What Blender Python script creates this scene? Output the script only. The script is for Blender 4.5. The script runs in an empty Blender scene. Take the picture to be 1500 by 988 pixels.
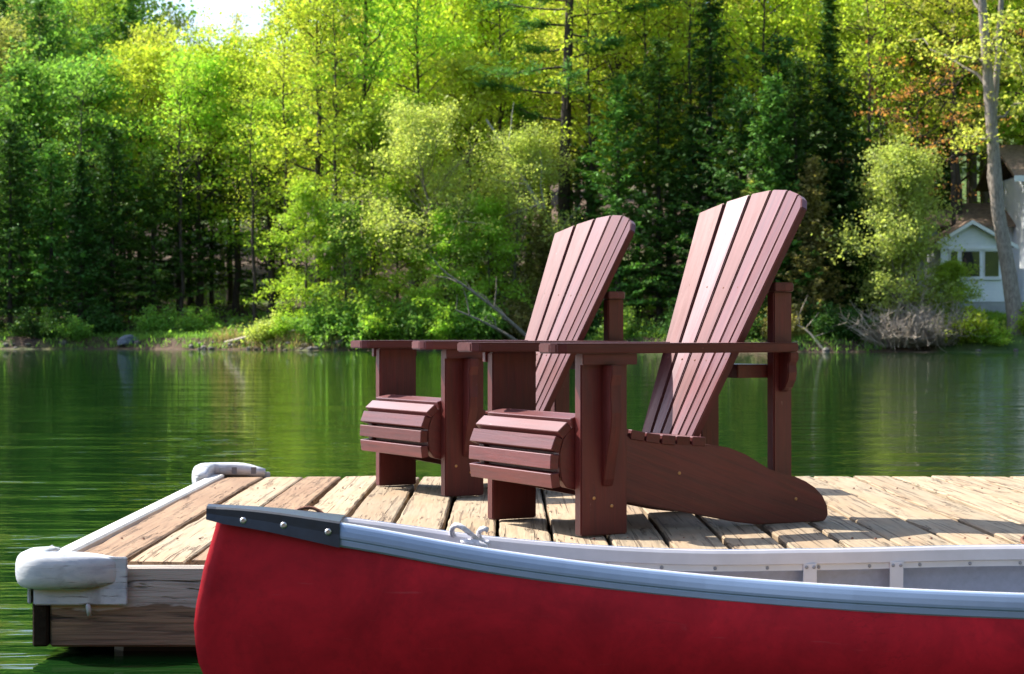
import bpy, bmesh, math, random
import numpy as np
from mathutils import Vector, Matrix

# ------------------------------------------------------------------ camera, sky, sun, exposure
scene = bpy.context.scene
COL = scene.collection
CAM_Z = 0.85            # eye height over the water
F = 2850.0              # focal length in pixels of a 1500 px wide frame
cam_d = bpy.data.cameras.new('camera')
cam = bpy.data.objects.new('camera', cam_d); COL.objects.link(cam)
cam.location = (0, 0, CAM_Z); cam.rotation_euler = (math.radians(90), 0, 0)
cam_d.sensor_width = 36.0; cam_d.lens = 36.0 * F / 1500.0
cam_d.shift_x = 8 / 1500.0; cam_d.shift_y = -8 / 1500.0
cam_d.clip_start = 0.05; cam_d.clip_end = 6000
cam_d.dof.use_dof = True; cam_d.dof.focus_distance = 5.6; cam_d.dof.aperture_fstop = 12.0
scene.camera = cam

SUN = Vector((-0.85, 0.40, 1.10)).normalized()       # towards the sun
world = bpy.data.worlds.new('World'); scene.world = world; world.use_nodes = True
wn = world.node_tree.nodes; wl = world.node_tree.links; wn.clear()
sky = wn.new('ShaderNodeTexSky'); sky.sky_type = 'NISHITA'; sky.sun_disc = False
sky.sun_elevation = math.asin(SUN.z); sky.sun_rotation = math.atan2(SUN.x, SUN.y)
sky.air_density = 1.0; sky.dust_density = 1.5; sky.ozone_density = 1.0
bg = wn.new('ShaderNodeBackground'); bg.inputs['Strength'].default_value = 0.14
wo = wn.new('ShaderNodeOutputWorld')
wl.new(sky.outputs[0], bg.inputs[0]); wl.new(bg.outputs[0], wo.inputs[0])
sun_d = bpy.data.lights.new('sun', 'SUN'); sun_d.energy = 5.0; sun_d.angle = math.radians(0.55)
sun_d.color = (1.0, 0.94, 0.84)
sun = bpy.data.objects.new('sun', sun_d); COL.objects.link(sun)
sun.rotation_euler = (-SUN).to_track_quat('-Z', 'Y').to_euler(); sun.location = (-20, 10, 40)
scene.view_settings.view_transform = 'Standard'; scene.view_settings.look = 'None'
scene.view_settings.exposure = 1.15; scene.view_settings.gamma = 1.0
scene.view_settings.use_curve_mapping = False
scene.render.engine = 'CYCLES'
scene.cycles.use_denoising = True
scene.cycles.max_bounces = 7; scene.cycles.transparent_max_bounces = 6
scene.cycles.caustics_reflective = False; scene.cycles.caustics_refractive = False
scene.cycles.sample_clamp_indirect = 6.0

random.seed(7)
RNG = np.random.default_rng(11)

# ------------------------------------------------------------------ node helpers
class NT:
    def __init__(s, name):
        s.m = bpy.data.materials.new(name); s.m.use_nodes = True
        s.t = s.m.node_tree; s.t.nodes.clear()
        s.out = s.t.nodes.new('ShaderNodeOutputMaterial')
    def n(s, typ, **kw):
        nd = s.t.nodes.new('ShaderNode' + typ)
        for k, v in kw.items():
            if k.startswith('_'): setattr(nd, k[1:], v)
        for k, v in kw.items():
            if k.startswith('_'): continue
            key = int(k[1:]) if (k[0] == 'i' and k[1:].isdigit()) else k.replace('__', ' ')
            sock = nd.inputs[key]
            if isinstance(v, bpy.types.NodeSocket): s.t.links.new(v, sock)
            else:
                if sock.type == 'RGBA' and len(v) == 3: v = (*v, 1)
                sock.default_value = v
        return nd
    def math(s, op, a, b=0.0, c=0.0, clamp=False):
        nd = s.n('Math', _operation=op, _use_clamp=clamp, i0=a, i1=b, i2=c); return nd.outputs[0]
    def ramp(s, fac, stops, interp='LINEAR'):
        nd = s.n('ValToRGB', i0=fac); cr = nd.color_ramp; cr.interpolation = interp
        while len(cr.elements) < len(stops): cr.elements.new(0.5)
        for e, (p, c) in zip(cr.elements, stops):
            e.position = p; e.color = (*c, 1) if len(c) == 3 else c
        return nd.outputs[0]
    def mix(s, fac, a, b, mode='MIX'):
        nd = s.t.nodes.new('ShaderNodeMix'); nd.data_type = 'RGBA'; nd.blend_type = mode
        for k, v in ((0, fac), (6, a), (7, b)):
            if isinstance(v, bpy.types.NodeSocket): s.t.links.new(v, nd.inputs[k])
            else: nd.inputs[k].default_value = (*v, 1) if (k > 0 and len(v) == 3) else v
        return nd.outputs[2]
    def noise(s, vec, scale=5, detail=4, rough=0.55, dist=0.0):
        kw = {'Scale': scale, 'Detail': detail, 'Roughness': rough, 'Distortion': dist}
        if vec is not None: kw['Vector'] = vec
        return s.n('TexNoise', **kw).outputs[0]
    def map(s, vec, scale=(1, 1, 1), loc=(0, 0, 0)):
        return s.n('Mapping', Vector=vec, Scale=scale, Location=loc).outputs[0]
    def bump(s, h, strength=0.3, dist=0.01, normal=None):
        kw = dict(Strength=strength, Distance=dist, Height=h)
        if normal is not None: kw['Normal'] = normal
        return s.n('Bump', **kw).outputs[0]
    def bsdf(s, **kw):
        b = s.n('BsdfPrincipled', **kw); s.t.links.new(b.outputs[0], s.out.inputs[0]); return b
B = (0, 0, 0); W = (1, 1, 1)

def grain_vec(t, stretch):
    """board coordinates (x along the board) with a shift of their own for every board"""
    a = t.n('Attribute', _attribute_name='grain').outputs['Vector']
    r = t.n('ObjectInfo').outputs['Random']
    sh = t.n('CombineXYZ', X=t.math('MULTIPLY', r, 37.0), Y=t.math('MULTIPLY', r, 91.0), Z=t.math('MULTIPLY', r, 53.0)).outputs[0]
    v = t.n('VectorMath', _operation='ADD', i0=a, i1=sh).outputs[0]
    return v, t.map(v, scale=stretch), r

def mat_deck(name, tone, warm):
    t = NT(name)
    v, g, r = grain_vec(t, (1.6, 26, 26))
    fine = t.noise(g, 2.2, 6, 0.62, 0.4)
    blot = t.noise(t.map(v, (1.3, 5, 5)), 1.6, 3, 0.6)
    col = t.ramp(fine, [(0.28, tuple(c * 0.55 for c in tone)), (0.5, tone), (0.75, tuple(min(1, c * 1.18) for c in tone))])
    col = t.mix(t.ramp(blot, [(0.42, B), (0.72, W)]), col, warm)
    g2 = t.map(v, (2.4, 42, 42))
    ox = t.n('SeparateXYZ', Vector=t.n('TexCoord').outputs['Object']).outputs['X']
    fr = t.math('FRACT', t.math('MULTIPLY', t.math('ADD', ox, 1.161 + 1.625), 1 / 0.1625))
    edge = t.math('MULTIPLY', t.math('ABSOLUTE', t.math('SUBTRACT', fr, 0.47)), 2.0)
    patch = t.ramp(t.math('ADD', t.noise(t.map(v, (2.2, 7, 7)), 1.7, 3, 0.6), t.math('MULTIPLY', t.math('POWER', edge, 3.0), 0.22)), [(0.54, B), (0.66, W)])
    crack = t.ramp(t.noise(g2, 1.5, 5, 0.66, 1.1), [(0.55, B), (0.60, W)])
    crack = t.math('MULTIPLY', crack, patch)
    line = t.ramp(t.noise(t.map(v, (0.9, 60, 60)), 1.3, 2, 0.5, 0.15), [(0.62, B), (0.66, W)])
    line = t.math('MULTIPLY', line, 0.75)
    ck = t.math('MAXIMUM', crack, line)
    col = t.mix(t.math('MULTIPLY', ck, 0.80), col, (0.10, 0.058, 0.030))
    val = t.math('MULTIPLY_ADD', r, 0.34, 0.80)
    col = t.n('HueSaturation', Value=val, Color=col).outputs[0]
    h = t.math('SUBTRACT', t.math('MULTIPLY', fine, 0.35), ck)
    t.bsdf(Base__Color=col, Roughness=0.82, Normal=t.bump(h, 1.0, 0.008))
    t.m['own'] = 1
    return t.m

def mat_stain():
    t = NT('red_brown_stain')
    v, g, r = grain_vec(t, (2.0, 34, 34))
    fine = t.noise(g, 2.0, 5, 0.6, 0.5)
    blot = t.noise(v, 6, 4, 0.6)
    col = t.ramp(fine, [(0.3, (0.048, 0.0050, 0.0030)), (0.7, (0.105, 0.0105, 0.0060))])
    col = t.mix(t.math('MULTIPLY', t.ramp(blot, [(0.45, B), (0.8, W)]), 0.5), col, (0.115, 0.024, 0.021))
    col = t.n('HueSaturation', Value=t.math('MULTIPLY_ADD', r, 0.6, 0.70), Color=col).outputs[0]
    chip = t.ramp(t.noise(t.map(v, (22, 60, 60)), 1.6, 4, 0.7), [(0.66, B), (0.70, W)])
    chip = t.math('MULTIPLY', chip, t.ramp(t.noise(t.map(v, (5, 9, 9)), 1.3, 2), [(0.52, B), (0.66, W)]))
    col = t.mix(t.math('MULTIPLY', chip, 0.7), col, (0.30, 0.15, 0.13))
    ro = t.math('MULTIPLY_ADD', t.noise(t.map(v, (3, 18, 18)), 2.5, 4), 0.30, 0.36)
    t.bsdf(Base__Color=col, Roughness=ro, IOR=1.5, Specular__IOR__Level=0.68, Specular__Tint=t.mix(r, (1.0, 0.58, 0.62), (0.92, 0.78, 0.98)), Coat__Weight=t.math('MULTIPLY_ADD', r, 0.25, 0.25), Coat__Roughness=0.44, Coat__Normal=t.bump(fine, 0.25, 0.003), Normal=t.bump(fine, 0.35, 0.003))
    return t.m

def mat_beam():
    t = NT('weathered_grey_beam')
    v, g, r = grain_vec(t, (1.4, 30, 30))
    fine = t.noise(g, 2.0, 6, 0.62, 0.6)
    col = t.ramp(fine, [(0.28, (0.24, 0.20, 0.17)), (0.52, (0.46, 0.395, 0.34)), (0.75, (0.56, 0.48, 0.41))])
    sx = t.n('SeparateXYZ', Vector=v).outputs
    tex = t.n('TexCoord').outputs['Object']
    z = t.n('SeparateXYZ', Vector=tex).outputs['Z']
    wob = t.noise(t.map(v, (1.5, 7, 7)), 1.6, 5, 0.65)
    low = t.math('ADD', t.math('MULTIPLY', z, -14.0), t.math('MULTIPLY_ADD', wob, 2.6, 1.0))
    low = t.ramp(low, [(0.45, B), (0.56, W)])
    col = t.mix(t.math('MULTIPLY', low, 0.95), col, t.ramp(fine, [(0.3, (0.045, 0.028, 0.018)), (0.7, (0.36, 0.22, 0.12))]))
    crack = t.ramp(t.noise(t.map(v, (1.6, 16, 16)), 1.4, 4, 0.6, 1.2), [(0.59, B), (0.66, W)])
    col = t.mix(t.math('MULTIPLY', crack, 0.85), col, (0.03, 0.022, 0.016))
    h = t.math('SUBTRACT', fine, t.math('MULTIPLY', crack, 1.5))
    t.bsdf(Base__Color=col, Roughness=0.85, Normal=t.bump(h, 0.8, 0.006))
    return t.m

def mat_simple(name, col, rough=0.5, metal=0.0, nscale=0, namt=0.0, bump=0.0, spec=0.5, coat=0.0):
    t = NT(name); c = col; kw = {}
    if nscale:
        tex = t.n('TexCoord').outputs['Object']; f = t.noise(tex, nscale, 5, 0.6)
        c = t.ramp(f, [(0.3, tuple(max(0, x * (1 - namt)) for x in col)), (0.7, tuple(min(1, x * (1 + namt)) for x in col))])
        if bump: kw['Normal'] = t.bump(f, bump, 0.01)
    t.bsdf(Base__Color=c, Roughness=rough, Metallic=metal, Specular__IOR__Level=spec, Coat__Weight=coat, **kw)
    return t.m

def mat_red_hull():
    t = NT('red_hull_skin')
    tex = t.n('TexCoord').outputs['Object']
    a = t.noise(tex, 4.5, 6, 0.68, 0.5); b = t.noise(tex, 45, 4, 0.65)
    col = t.ramp(a, [(0.32, (0.36, 0.006, 0.016)), (0.68, (0.70, 0.014, 0.030))])
    col = t.mix(t.math('MULTIPLY', t.ramp(b, [(0.5, B), (0.85, W)]), 0.45), col, (0.24, 0.006, 0.012))
    scr = t.ramp(t.noise(t.map(tex, (3, 3, 14)), 2.6, 3, 0.55, 2.5), [(0.485, B), (0.5, W), (0.515, B)])
    msk = t.ramp(t.noise(tex, 5, 2), [(0.55, B), (0.7, W)])
    col = t.mix(t.math('MULTIPLY', t.math('MULTIPLY', scr, msk), 0.55), col, (0.16, 0.006, 0.01))
    pale = t.ramp(t.noise(t.map(tex, (2.2, 2.2, 26)), 2.2, 3, 0.6, 1.2), [(0.66, B), (0.72, W)])
    col = t.mix(t.math('MULTIPLY', pale, 0.16), col, (0.60, 0.16, 0.17))
    t.bsdf(Base__Color=col, Roughness=t.math('MULTIPLY_ADD', b, 0.2, 0.42), Specular__IOR__Level=0.22, Normal=t.bump(b, 0.10, 0.004))
    return t.m

def mat_bumper():
    t = NT('weathered_white_vinyl')
    tex = t.n('TexCoord').outputs['Object']
    a = t.noise(t.map(tex, (6, 6, 22)), 1.5, 5, 0.6, 0.5)
    col = t.ramp(a, [(0.3, (0.38, 0.42, 0.48)), (0.52, (0.58, 0.60, 0.63)), (0.7, (0.66, 0.66, 0.66))])
    s = t.ramp(t.noise(t.map(tex, (5, 5, 60)), 2.0, 4, 0.65, 0.6), [(0.57, B), (0.63, W)])
    m = t.ramp(t.noise(tex, 9, 3), [(0.42, B), (0.58, W)])
    col = t.mix(t.math('MULTIPLY', t.math('MULTIPLY', s, m), 0.75), col, (0.10, 0.085, 0.08))
    br = t.ramp(t.noise(tex, 9, 4, 0.6, 0.5), [(0.58, B), (0.7, W)])
    col = t.mix(t.math('MULTIPLY', br, 0.65), col, (0.25, 0.23, 0.24))
    t.bsdf(Base__Color=col, Roughness=0.42, Normal=t.bump(a, 0.25, 0.008))
    return t.m

def mat_leaf(name, col, trans=0.45, var=0.30, hue=0.025):
    t = NT(name)
    g = t.n('NewGeometry').outputs['Random Per Island']; r = t.n('ObjectInfo').outputs['Random']
    v = t.math('MULTIPLY_ADD', g, var * 2, 1 - var)
    v = t.math('MULTIPLY', v, t.math('MULTIPLY_ADD', r, 0.36, 0.82))
    hu = t.math('MULTIPLY_ADD', t.math('ADD', t.math('MULTIPLY', g, 0.5), t.math('MULTIPLY', r, 0.5)), hue * 2, 0.5 - hue)
    c = t.n('HueSaturation', Hue=hu, Value=v, Color=col).outputs[0]
    tc = t.mix(1.0, c, (1.08, 1.12, 0.65), 'MULTIPLY')
    d = t.n('BsdfDiffuse', Color=c); tr = t.n('BsdfTranslucent', Color=tc)
    mx = t.n('MixShader', i0=trans, i1=d.outputs[0], i2=tr.outputs[0])
    gl = t.n('BsdfGlossy', Color=(0.7, 0.75, 0.8), Roughness=0.45)
    mx2 = t.n('MixShader', i0=0.012, i1=mx.outputs[0], i2=gl.outputs[0])
    t.t.links.new(mx2.outputs[0], t.out.inputs[0])
    return t.m

def mat_bark(name, col, col2, scale=6):
    t = NT(name)
    tex = t.n('TexCoord').outputs['Object']
    f = t.noise(t.map(tex, (3, 3, 0.7)), scale, 5, 0.65, 0.4)
    c = t.ramp(f, [(0.32, col2), (0.62, col)])
    t.bsdf(Base__Color=c, Roughness=0.9, Normal=t.bump(f, 0.8, 0.05))
    return t.m

def mat_water():
    t = NT('lake_water')
    tex = t.n('TexCoord').outputs['Object']
    a = t.noise(t.map(tex, (0.9, 2.6, 1)), 1.0, 3, 0.5, 0.3)
    b = t.noise(t.map(tex, (2.6, 8.5, 1)), 1.0, 3, 0.55, 0.4)
    c = t.noise(t.map(tex, (0.16, 0.42, 1)), 1.0, 2, 0.5)
    calm = t.ramp(t.noise(t.map(tex, (0.05, 0.09, 1)), 1.0, 2), [(0.3, (0.55,) * 3), (0.7, W)])
    h = t.math('ADD', t.math('MULTIPLY', a, 0.020), t.math('MULTIPLY', b, 0.0066))
    h = t.math('ADD', t.math('MULTIPLY', h, calm), t.math('MULTIPLY', c, 0.045))
    t.bsdf(Base__Color=(0.006, 0.026, 0.005), Roughness=0.025, IOR=1.333, Specular__IOR__Level=0.5,
           Normal=t.bump(h, 1.0, 1.0))
    return t.m

def mat_ground():
    t = NT('leaf_litter_and_moss')
    tex = t.n('TexCoord').outputs['Object']
    f = t.noise(tex, 1.6, 6, 0.65); b = t.noise(tex, 0.16, 4, 0.6)
    lit = t.ramp(f, [(0.3, (0.022, 0.013, 0.008)), (0.55, (0.085, 0.050, 0.030)), (0.75, (0.15, 0.095, 0.058))])
    gr = t.ramp(f, [(0.3, (0.03, 0.06, 0.012)), (0.7, (0.10, 0.17, 0.03))])
    xs = t.n('SeparateXYZ', Vector=tex).outputs['X']
    lawn = t.ramp(t.math('MULTIPLY', t.math('SUBTRACT', xs, 17.0), 0.2), [(0.0, B), (0.6, W)])
    k = t.math('MAXIMUM', t.ramp(b, [(0.52, B), (0.62, W)]), lawn)
    col = t.mix(k, lit, gr)
    t.bsdf(Base__Color=col, Roughness=0.95, Normal=t.bump(f, 0.8, 0.1))
    return t.m

def mat_siding():
    t = NT('white_clapboard')
    tex = t.n('TexCoord').outputs['Object']
    z = t.n('SeparateXYZ', Vector=tex).outputs['Z']
    saw = t.math('FRACT', t.math('MULTIPLY', z, 7.5))
    f = t.noise(tex, 3, 4)
    col = t.ramp(f, [(0.3, (0.78, 0.81, 0.85)), (0.7, (0.86, 0.88, 0.90))])
    t.bsdf(Base__Color=col, Roughness=0.6, Normal=t.bump(t.math('MULTIPLY', saw, -1), 0.6, 0.03))
    return t.m

M = {}
M['deck'] = mat_deck('sun_bleached_deck_board', (0.345, 0.265, 0.172), (0.37, 0.245, 0.14))
M['deck_brown'] = mat_deck('brown_weathered_deck_board', (0.25, 0.155, 0.088), (0.20, 0.115, 0.062))
M['stain'] = mat_stain(); M['beam'] = mat_beam()
M['edge_white'] = mat_simple('white_edge_trim', (0.60, 0.57, 0.52), 0.5, nscale=9, namt=0.12, bump=0.2)
M['dark_wood'] = mat_simple('wet_black_wood', (0.022, 0.016, 0.010), 0.85, spec=0.1, nscale=22, namt=0.6, bump=0.6)
M['float'] = mat_simple('black_float_plastic', (0.012, 0.013, 0.014), 0.5, nscale=10, namt=0.3)
M['hull'] = mat_red_hull()
M['hull_in'] = mat_simple('grey_hull_lining', (0.40, 0.42, 0.53), 0.55, nscale=60, namt=0.08, bump=0.05)
M['gunwale'] = mat_simple('pale_grey_vinyl_gunwale', (0.74, 0.70, 0.73), 0.35, nscale=14, namt=0.06, spec=0.55, coat=0.25)
M['alu'] = mat_simple('satin_aluminium_sky_blue', (0.30, 0.40, 0.58), 0.30, 0.30, nscale=18, namt=0.05, spec=0.5)  # blue of the reflected sky is put into the base colour
M['cap'] = mat_simple('black_plastic_deck_cap', (0.020, 0.027, 0.042), 0.40, nscale=40, namt=0.25, spec=0.55)
M['strap'] = mat_simple('white_hanger_plate', (0.74, 0.71, 0.72), 0.4, nscale=20, namt=0.05)
M['steel'] = mat_simple('bright_rivet_steel', (0.62, 0.62, 0.63), 0.3, 0.9)
M['dull_steel'] = mat_simple('dull_rivet', (0.36, 0.36, 0.38), 0.45, 0.7)
M['brass'] = mat_simple('brass_screw', (0.55, 0.33, 0.14), 0.35, 0.7)
M['rust'] = mat_simple('rusty_iron', (0.20, 0.075, 0.04), 0.7, nscale=30, namt=0.5, bump=0.4)
M['bumper'] = mat_bumper()
M['hole_shade'] = mat_simple('grey_recess_shade', (0.16, 0.165, 0.18), 0.6)
M['rope'] = mat_simple('grey_white_rope', (0.58, 0.57, 0.60), 0.8, nscale=120, namt=0.25, bump=0.5)
M['water'] = mat_water(); M['ground'] = mat_ground()
M['yg1'] = mat_leaf('spring_yellow_green_leaf', (0.52, 0.62, 0.075), 0.55)
M['yg2'] = mat_leaf('spring_green_leaf', (0.39, 0.56, 0.070), 0.55)
M['yg3'] = mat_leaf('golden_green_leaf', (0.54, 0.54, 0.11), 0.55)
M['green'] = mat_leaf('mid_green_leaf', (0.22, 0.38, 0.07), 0.55)
M['soft'] = mat_leaf('pale_willow_leaf', (0.54, 0.62, 0.17), 0.55)
M['olive'] = mat_leaf('olive_cedar_leaf', (0.44, 0.49, 0.14), 0.55)
M['brownish'] = mat_leaf('brown_green_leaf', (0.36, 0.33, 0.11), 0.55)
M['orange'] = mat_leaf('orange_maple_leaf', (0.70, 0.34, 0.11), 0.55)
M['dark'] = mat_leaf('dark_conifer_needle', (0.060, 0.140, 0.026), 0.22)
M['conifer'] = mat_leaf('conifer_needle', (0.115, 0.235, 0.040), 0.25)
M['pine'] = mat_leaf('pine_needle', (0.12, 0.30, 0.06), 0.3)
M['grass'] = mat_leaf('grass_blade', (0.26, 0.40, 0.045), 0.4)
M['dry'] = mat_leaf('dry_grass_blade', (0.48, 0.38, 0.18), 0.3)
M['bark'] = mat_bark('dark_brown_bark', (0.085, 0.062, 0.048), (0.025, 0.018, 0.014))
M['bark_grey'] = mat_bark('pale_grey_bark', (0.34, 0.29, 0.25), (0.14, 0.11, 0.09))
M['bark_birch'] = mat_bark('white_birch_bark', (0.50, 0.47, 0.43), (0.18, 0.16, 0.14), 9)
M['twig'] = mat_bark('dead_grey_twig', (0.52, 0.44, 0.36), (0.30, 0.24, 0.19))
M['rock'] = mat_simple('lakeside_stone', (0.13, 0.115, 0.10), 0.85, nscale=4, namt=0.55, bump=0.7)
M['rock_blue'] = mat_simple('blue_grey_stone', (0.11, 0.135, 0.17), 0.7, nscale=4, namt=0.3, bump=0.5)
M['siding'] = mat_siding()
M['trim'] = mat_simple('white_house_trim', (0.80, 0.81, 0.82), 0.5)
M['roof'] = mat_simple('brown_shingle', (0.20, 0.135, 0.095), 0.9, nscale=7, namt=0.45, bump=0.5)
M['concrete'] = mat_simple('grey_foundation', (0.42, 0.42, 0.43), 0.9, nscale=3, namt=0.15)
M['glass'] = mat_simple('dark_window_glass', (0.015, 0.02, 0.025), 0.04, spec=0.8)

# ------------------------------------------------------------------ object helpers
def link(o, parent=None):
    COL.objects.link(o)
    if parent: o.parent = parent
    return o
def tag(o, label=None, cat=None, group=None, kind=None):
    if label: o['label'] = label
    if cat: o['category'] = cat
    if group: o['group'] = group
    if kind: o['kind'] = kind
    return o
def empty(name, loc=(0, 0, 0), rz=0.0):
    o = bpy.data.objects.new(name, None); o.location = loc; o.rotation_euler = (0, 0, rz)
    o.empty_display_size = 0.2
    return link(o)
def set_grain(me, axis, up=None):
    a = Vector(axis).normalized()
    b = a.orthogonal().normalized() if abs(a.z) > 0.95 else a.cross(Vector((0, 0, 1))).normalized()
    c = a.cross(b)
    n = len(me.vertices); co = np.empty(n * 3); me.vertices.foreach_get('co', co); co = co.reshape(-1, 3)
    g = np.stack([co @ np.array(a), co @ np.array(b), co @ np.array(c)], 1).astype(np.float32)
    at = me.attributes.new('grain', 'FLOAT_VECTOR', 'POINT'); at.data.foreach_set('vector', g.ravel())
def finish(bm, name, mat, parent=None, grain=None, smooth=False):
    bmesh.ops.recalc_face_normals(bm, faces=bm.faces)
    me = bpy.data.meshes.new(name); bm.to_mesh(me); bm.free()
    me.materials.append(mat)
    if smooth:
        me.polygons.foreach_set('use_smooth', [True] * len(me.polygons))
    if grain: set_grain(me, grain)
    return link(bpy.data.objects.new(name, me), parent)
def prism_bm(poly, ext, bevel=0.003, segs=1):
    bm = bmesh.new()
    vs = [bm.verts.new(p) for p in poly]; f = bm.faces.new(vs)
    r = bmesh.ops.extrude_face_region(bm, geom=[f])
    bmesh.ops.translate(bm, vec=Vector(ext), verts=[v for v in r['geom'] if isinstance(v, bmesh.types.BMVert)])
    bmesh.ops.recalc_face_normals(bm, faces=bm.faces)
    if bevel:
        es = [e for e in bm.edges if len(e.link_faces) == 2 and e.calc_face_angle(0) > 0.45]
        bmesh.ops.bevel(bm, geom=es, offset=bevel, segments=segs, affect='EDGES', clamp_overlap=True)
    return bm
def prism(name, poly, ext, mat, parent=None, bevel=0.003, grain=None, segs=1):
    return finish(prism_bm(poly, ext, bevel, segs), name, mat, parent, grain)
def box(name, x0, x1, y0, y1, z0, z1, mat, parent=None, bevel=0.003, grain=(1, 0, 0), segs=1):
    return prism(name, [(x0, y0, z0), (x1, y0, z0), (x1, y1, z0), (x0, y1, z0)], (0, 0, z1 - z0), mat, parent, bevel, grain, segs)
def loft(name, rings, mat, parent=None, closed=True, caps=True, smooth=True, grain=None):
    """rings: lists of points of equal length; closed = ring is a loop"""
    bm = bmesh.new(); R = [[bm.verts.new(p) for p in r] for r in rings]; n = len(R[0])
    for a, b in zip(R, R[1:]):
        for i in range(n if closed else n - 1):
            j = (i + 1) % n
            bm.faces.new((a[i], a[j], b[j], b[i]))
    if caps and closed:
        bm.faces.new(R[0]); bm.faces.new(R[-1])
    return finish(bm, name, mat, parent, grain, smooth)
def tube_pts(path, rad, sides=8):
    """rings along a path with a radius per point"""
    P = [Vector(p) for p in path]; rings = []; prev = None
    for i, p in enumerate(P):
        d = (P[min(i + 1, len(P) - 1)] - P[max(i - 1, 0)]).normalized()
        if prev is None: u = d.orthogonal().normalized()
        else: u = (prev - d * prev.dot(d)); u = u.normalized() if u.length > 1e-6 else d.orthogonal().normalized()
        prev = u; w = d.cross(u); r = rad[i] if hasattr(rad, '__len__') else rad
        rings.append([p + (u * math.cos(2 * math.pi * k / sides) + w * math.sin(2 * math.pi * k / sides)) * r for k in range(sides)])
    return rings
def tube(name, path, rad, mat, parent=None, sides=8, grain=None):
    return loft(name, tube_pts(path, rad, sides), mat, parent, True, True, True, grain)
def rivet_mesh(name, r, h, mat):
    bm = bmesh.new()
    rings = []
    for rr, z in ((r, 0), (r * 0.95, h * 0.5), (r * 0.6, h), (r * 0.28, h), (r * 0.22, h * 0.55)):
        rings.append([bm.verts.new((rr * math.cos(k * math.pi / 5), rr * math.sin(k * math.pi / 5), z)) for k in range(10)])
    for a, b in zip(rings, rings[1:]):
        for i in range(10): bm.faces.new((a[i], a[(i + 1) % 10], b[(i + 1) % 10], b[i]))
    bm.faces.new(rings[-1])
    bmesh.ops.recalc_face_normals(bm, faces=bm.faces)
    me = bpy.data.meshes.new(name); bm.to_mesh(me); bm.free(); me.materials.append(mat)
    return me
def put(me, name, loc, normal, parent):
    o = bpy.data.objects.new(name, me); o.location = loc
    o.rotation_euler = Vector(normal).to_track_quat('Z', 'Y').to_euler()
    return link(o, parent)
def copy_tree(o, parent=None):
    c = o.copy(); COL.objects.link(c)
    if parent: c.parent = parent
    for ch in [x for x in o.children]: copy_tree(ch, c)
    return c

# ------------------------------------------------------------------ water and far shore terrain
def yshore(x):
    return 85.5 - 0.37 * np.clip(x, -60, 60) + 1.1 * np.sin(x * 0.33 + 1.0) + 0.5 * np.sin(x * 0.9)
def sstep(a, b, x):
    t = np.clip((x - a) / (b - a), 0, 1); return t * t * (3 - 2 * t)
def hill(x, y):
    x = np.asarray(x, float); y = np.asarray(y, float)
    d = y - yshore(x)
    z = 0.45 * sstep(-0.1, 1.0, d) + 0.10 * np.clip(d, 0, None) + 0.0011 * np.clip(d, 0, 130) ** 2
    z = z + 0.75 * sstep(0.5, 4.5, d) * sstep(13, 18, x)
    z = z - 0.9 * sstep(0.2, -6, d)
    z = z + sstep(1, 8, d) * (0.30 * np.sin(x * 0.31 + y * 0.13) + 0.18 * np.sin(x * 0.83 - y * 0.47))
    return z
w = bpy.data.meshes.new('water'); 
w.from_pydata([(-900, -900, 0), (900, -900, 0), (900, 130, 0), (-900, 130, 0)], [], [(0, 1, 2, 3)]); w.materials.append(M['water'])
tag(link(bpy.data.objects.new('water', w)), 'dark green rippled lake water reflecting the wooded shore', None, None, 'structure')

xs = np.concatenate([np.linspace(-900, -75, 12), np.linspace(-70, 70, 141), np.linspace(75, 900, 12)])
ds = np.concatenate([[-8, -3, -1.0, -0.5, -0.1, 0.2, 0.5, 0.9, 1.4], np.linspace(2, 60, 59), np.linspace(65, 170, 22), [300, 700, 1500]])
XX, DD = np.meshgrid(xs, ds); YY = DD + yshore(XX)
ZZ = hill(XX, YY) + RNG.normal(0, 0.035, XX.shape)
nv = XX.shape; V = np.stack([XX, YY, ZZ], -1).reshape(-1, 3)
I = np.arange(nv[0] * nv[1]).reshape(nv)
Q = np.stack([I[:-1, :-1], I[:-1, 1:], I[1:, 1:], I[1:, :-1]], -1).reshape(-1, 4)
def np_mesh(name, V, Q, mat, smooth=False):
    me = bpy.data.meshes.new(name); k = Q.shape[1]
    me.vertices.add(len(V)); me.vertices.foreach_set('co', np.ascontiguousarray(V, dtype=np.float32).ravel())
    me.loops.add(Q.size); me.loops.foreach_set('vertex_index', np.ascontiguousarray(Q, dtype=np.int32).ravel())
    me.polygons.add(len(Q)); me.polygons.foreach_set('loop_start', np.arange(0, Q.size, k, dtype=np.int32))
    me.update(calc_edges=True)
    if smooth: me.polygons.foreach_set('use_smooth', np.ones(len(Q), dtype=bool))
    if mat: me.materials.append(mat)
    return me
tag(link(bpy.data.objects.new('hillside', np_mesh('hillside', V, Q, M['ground'], True))), 'wooded hillside rising from the lake with brown leaf litter', None, None, 'structure')

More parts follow.
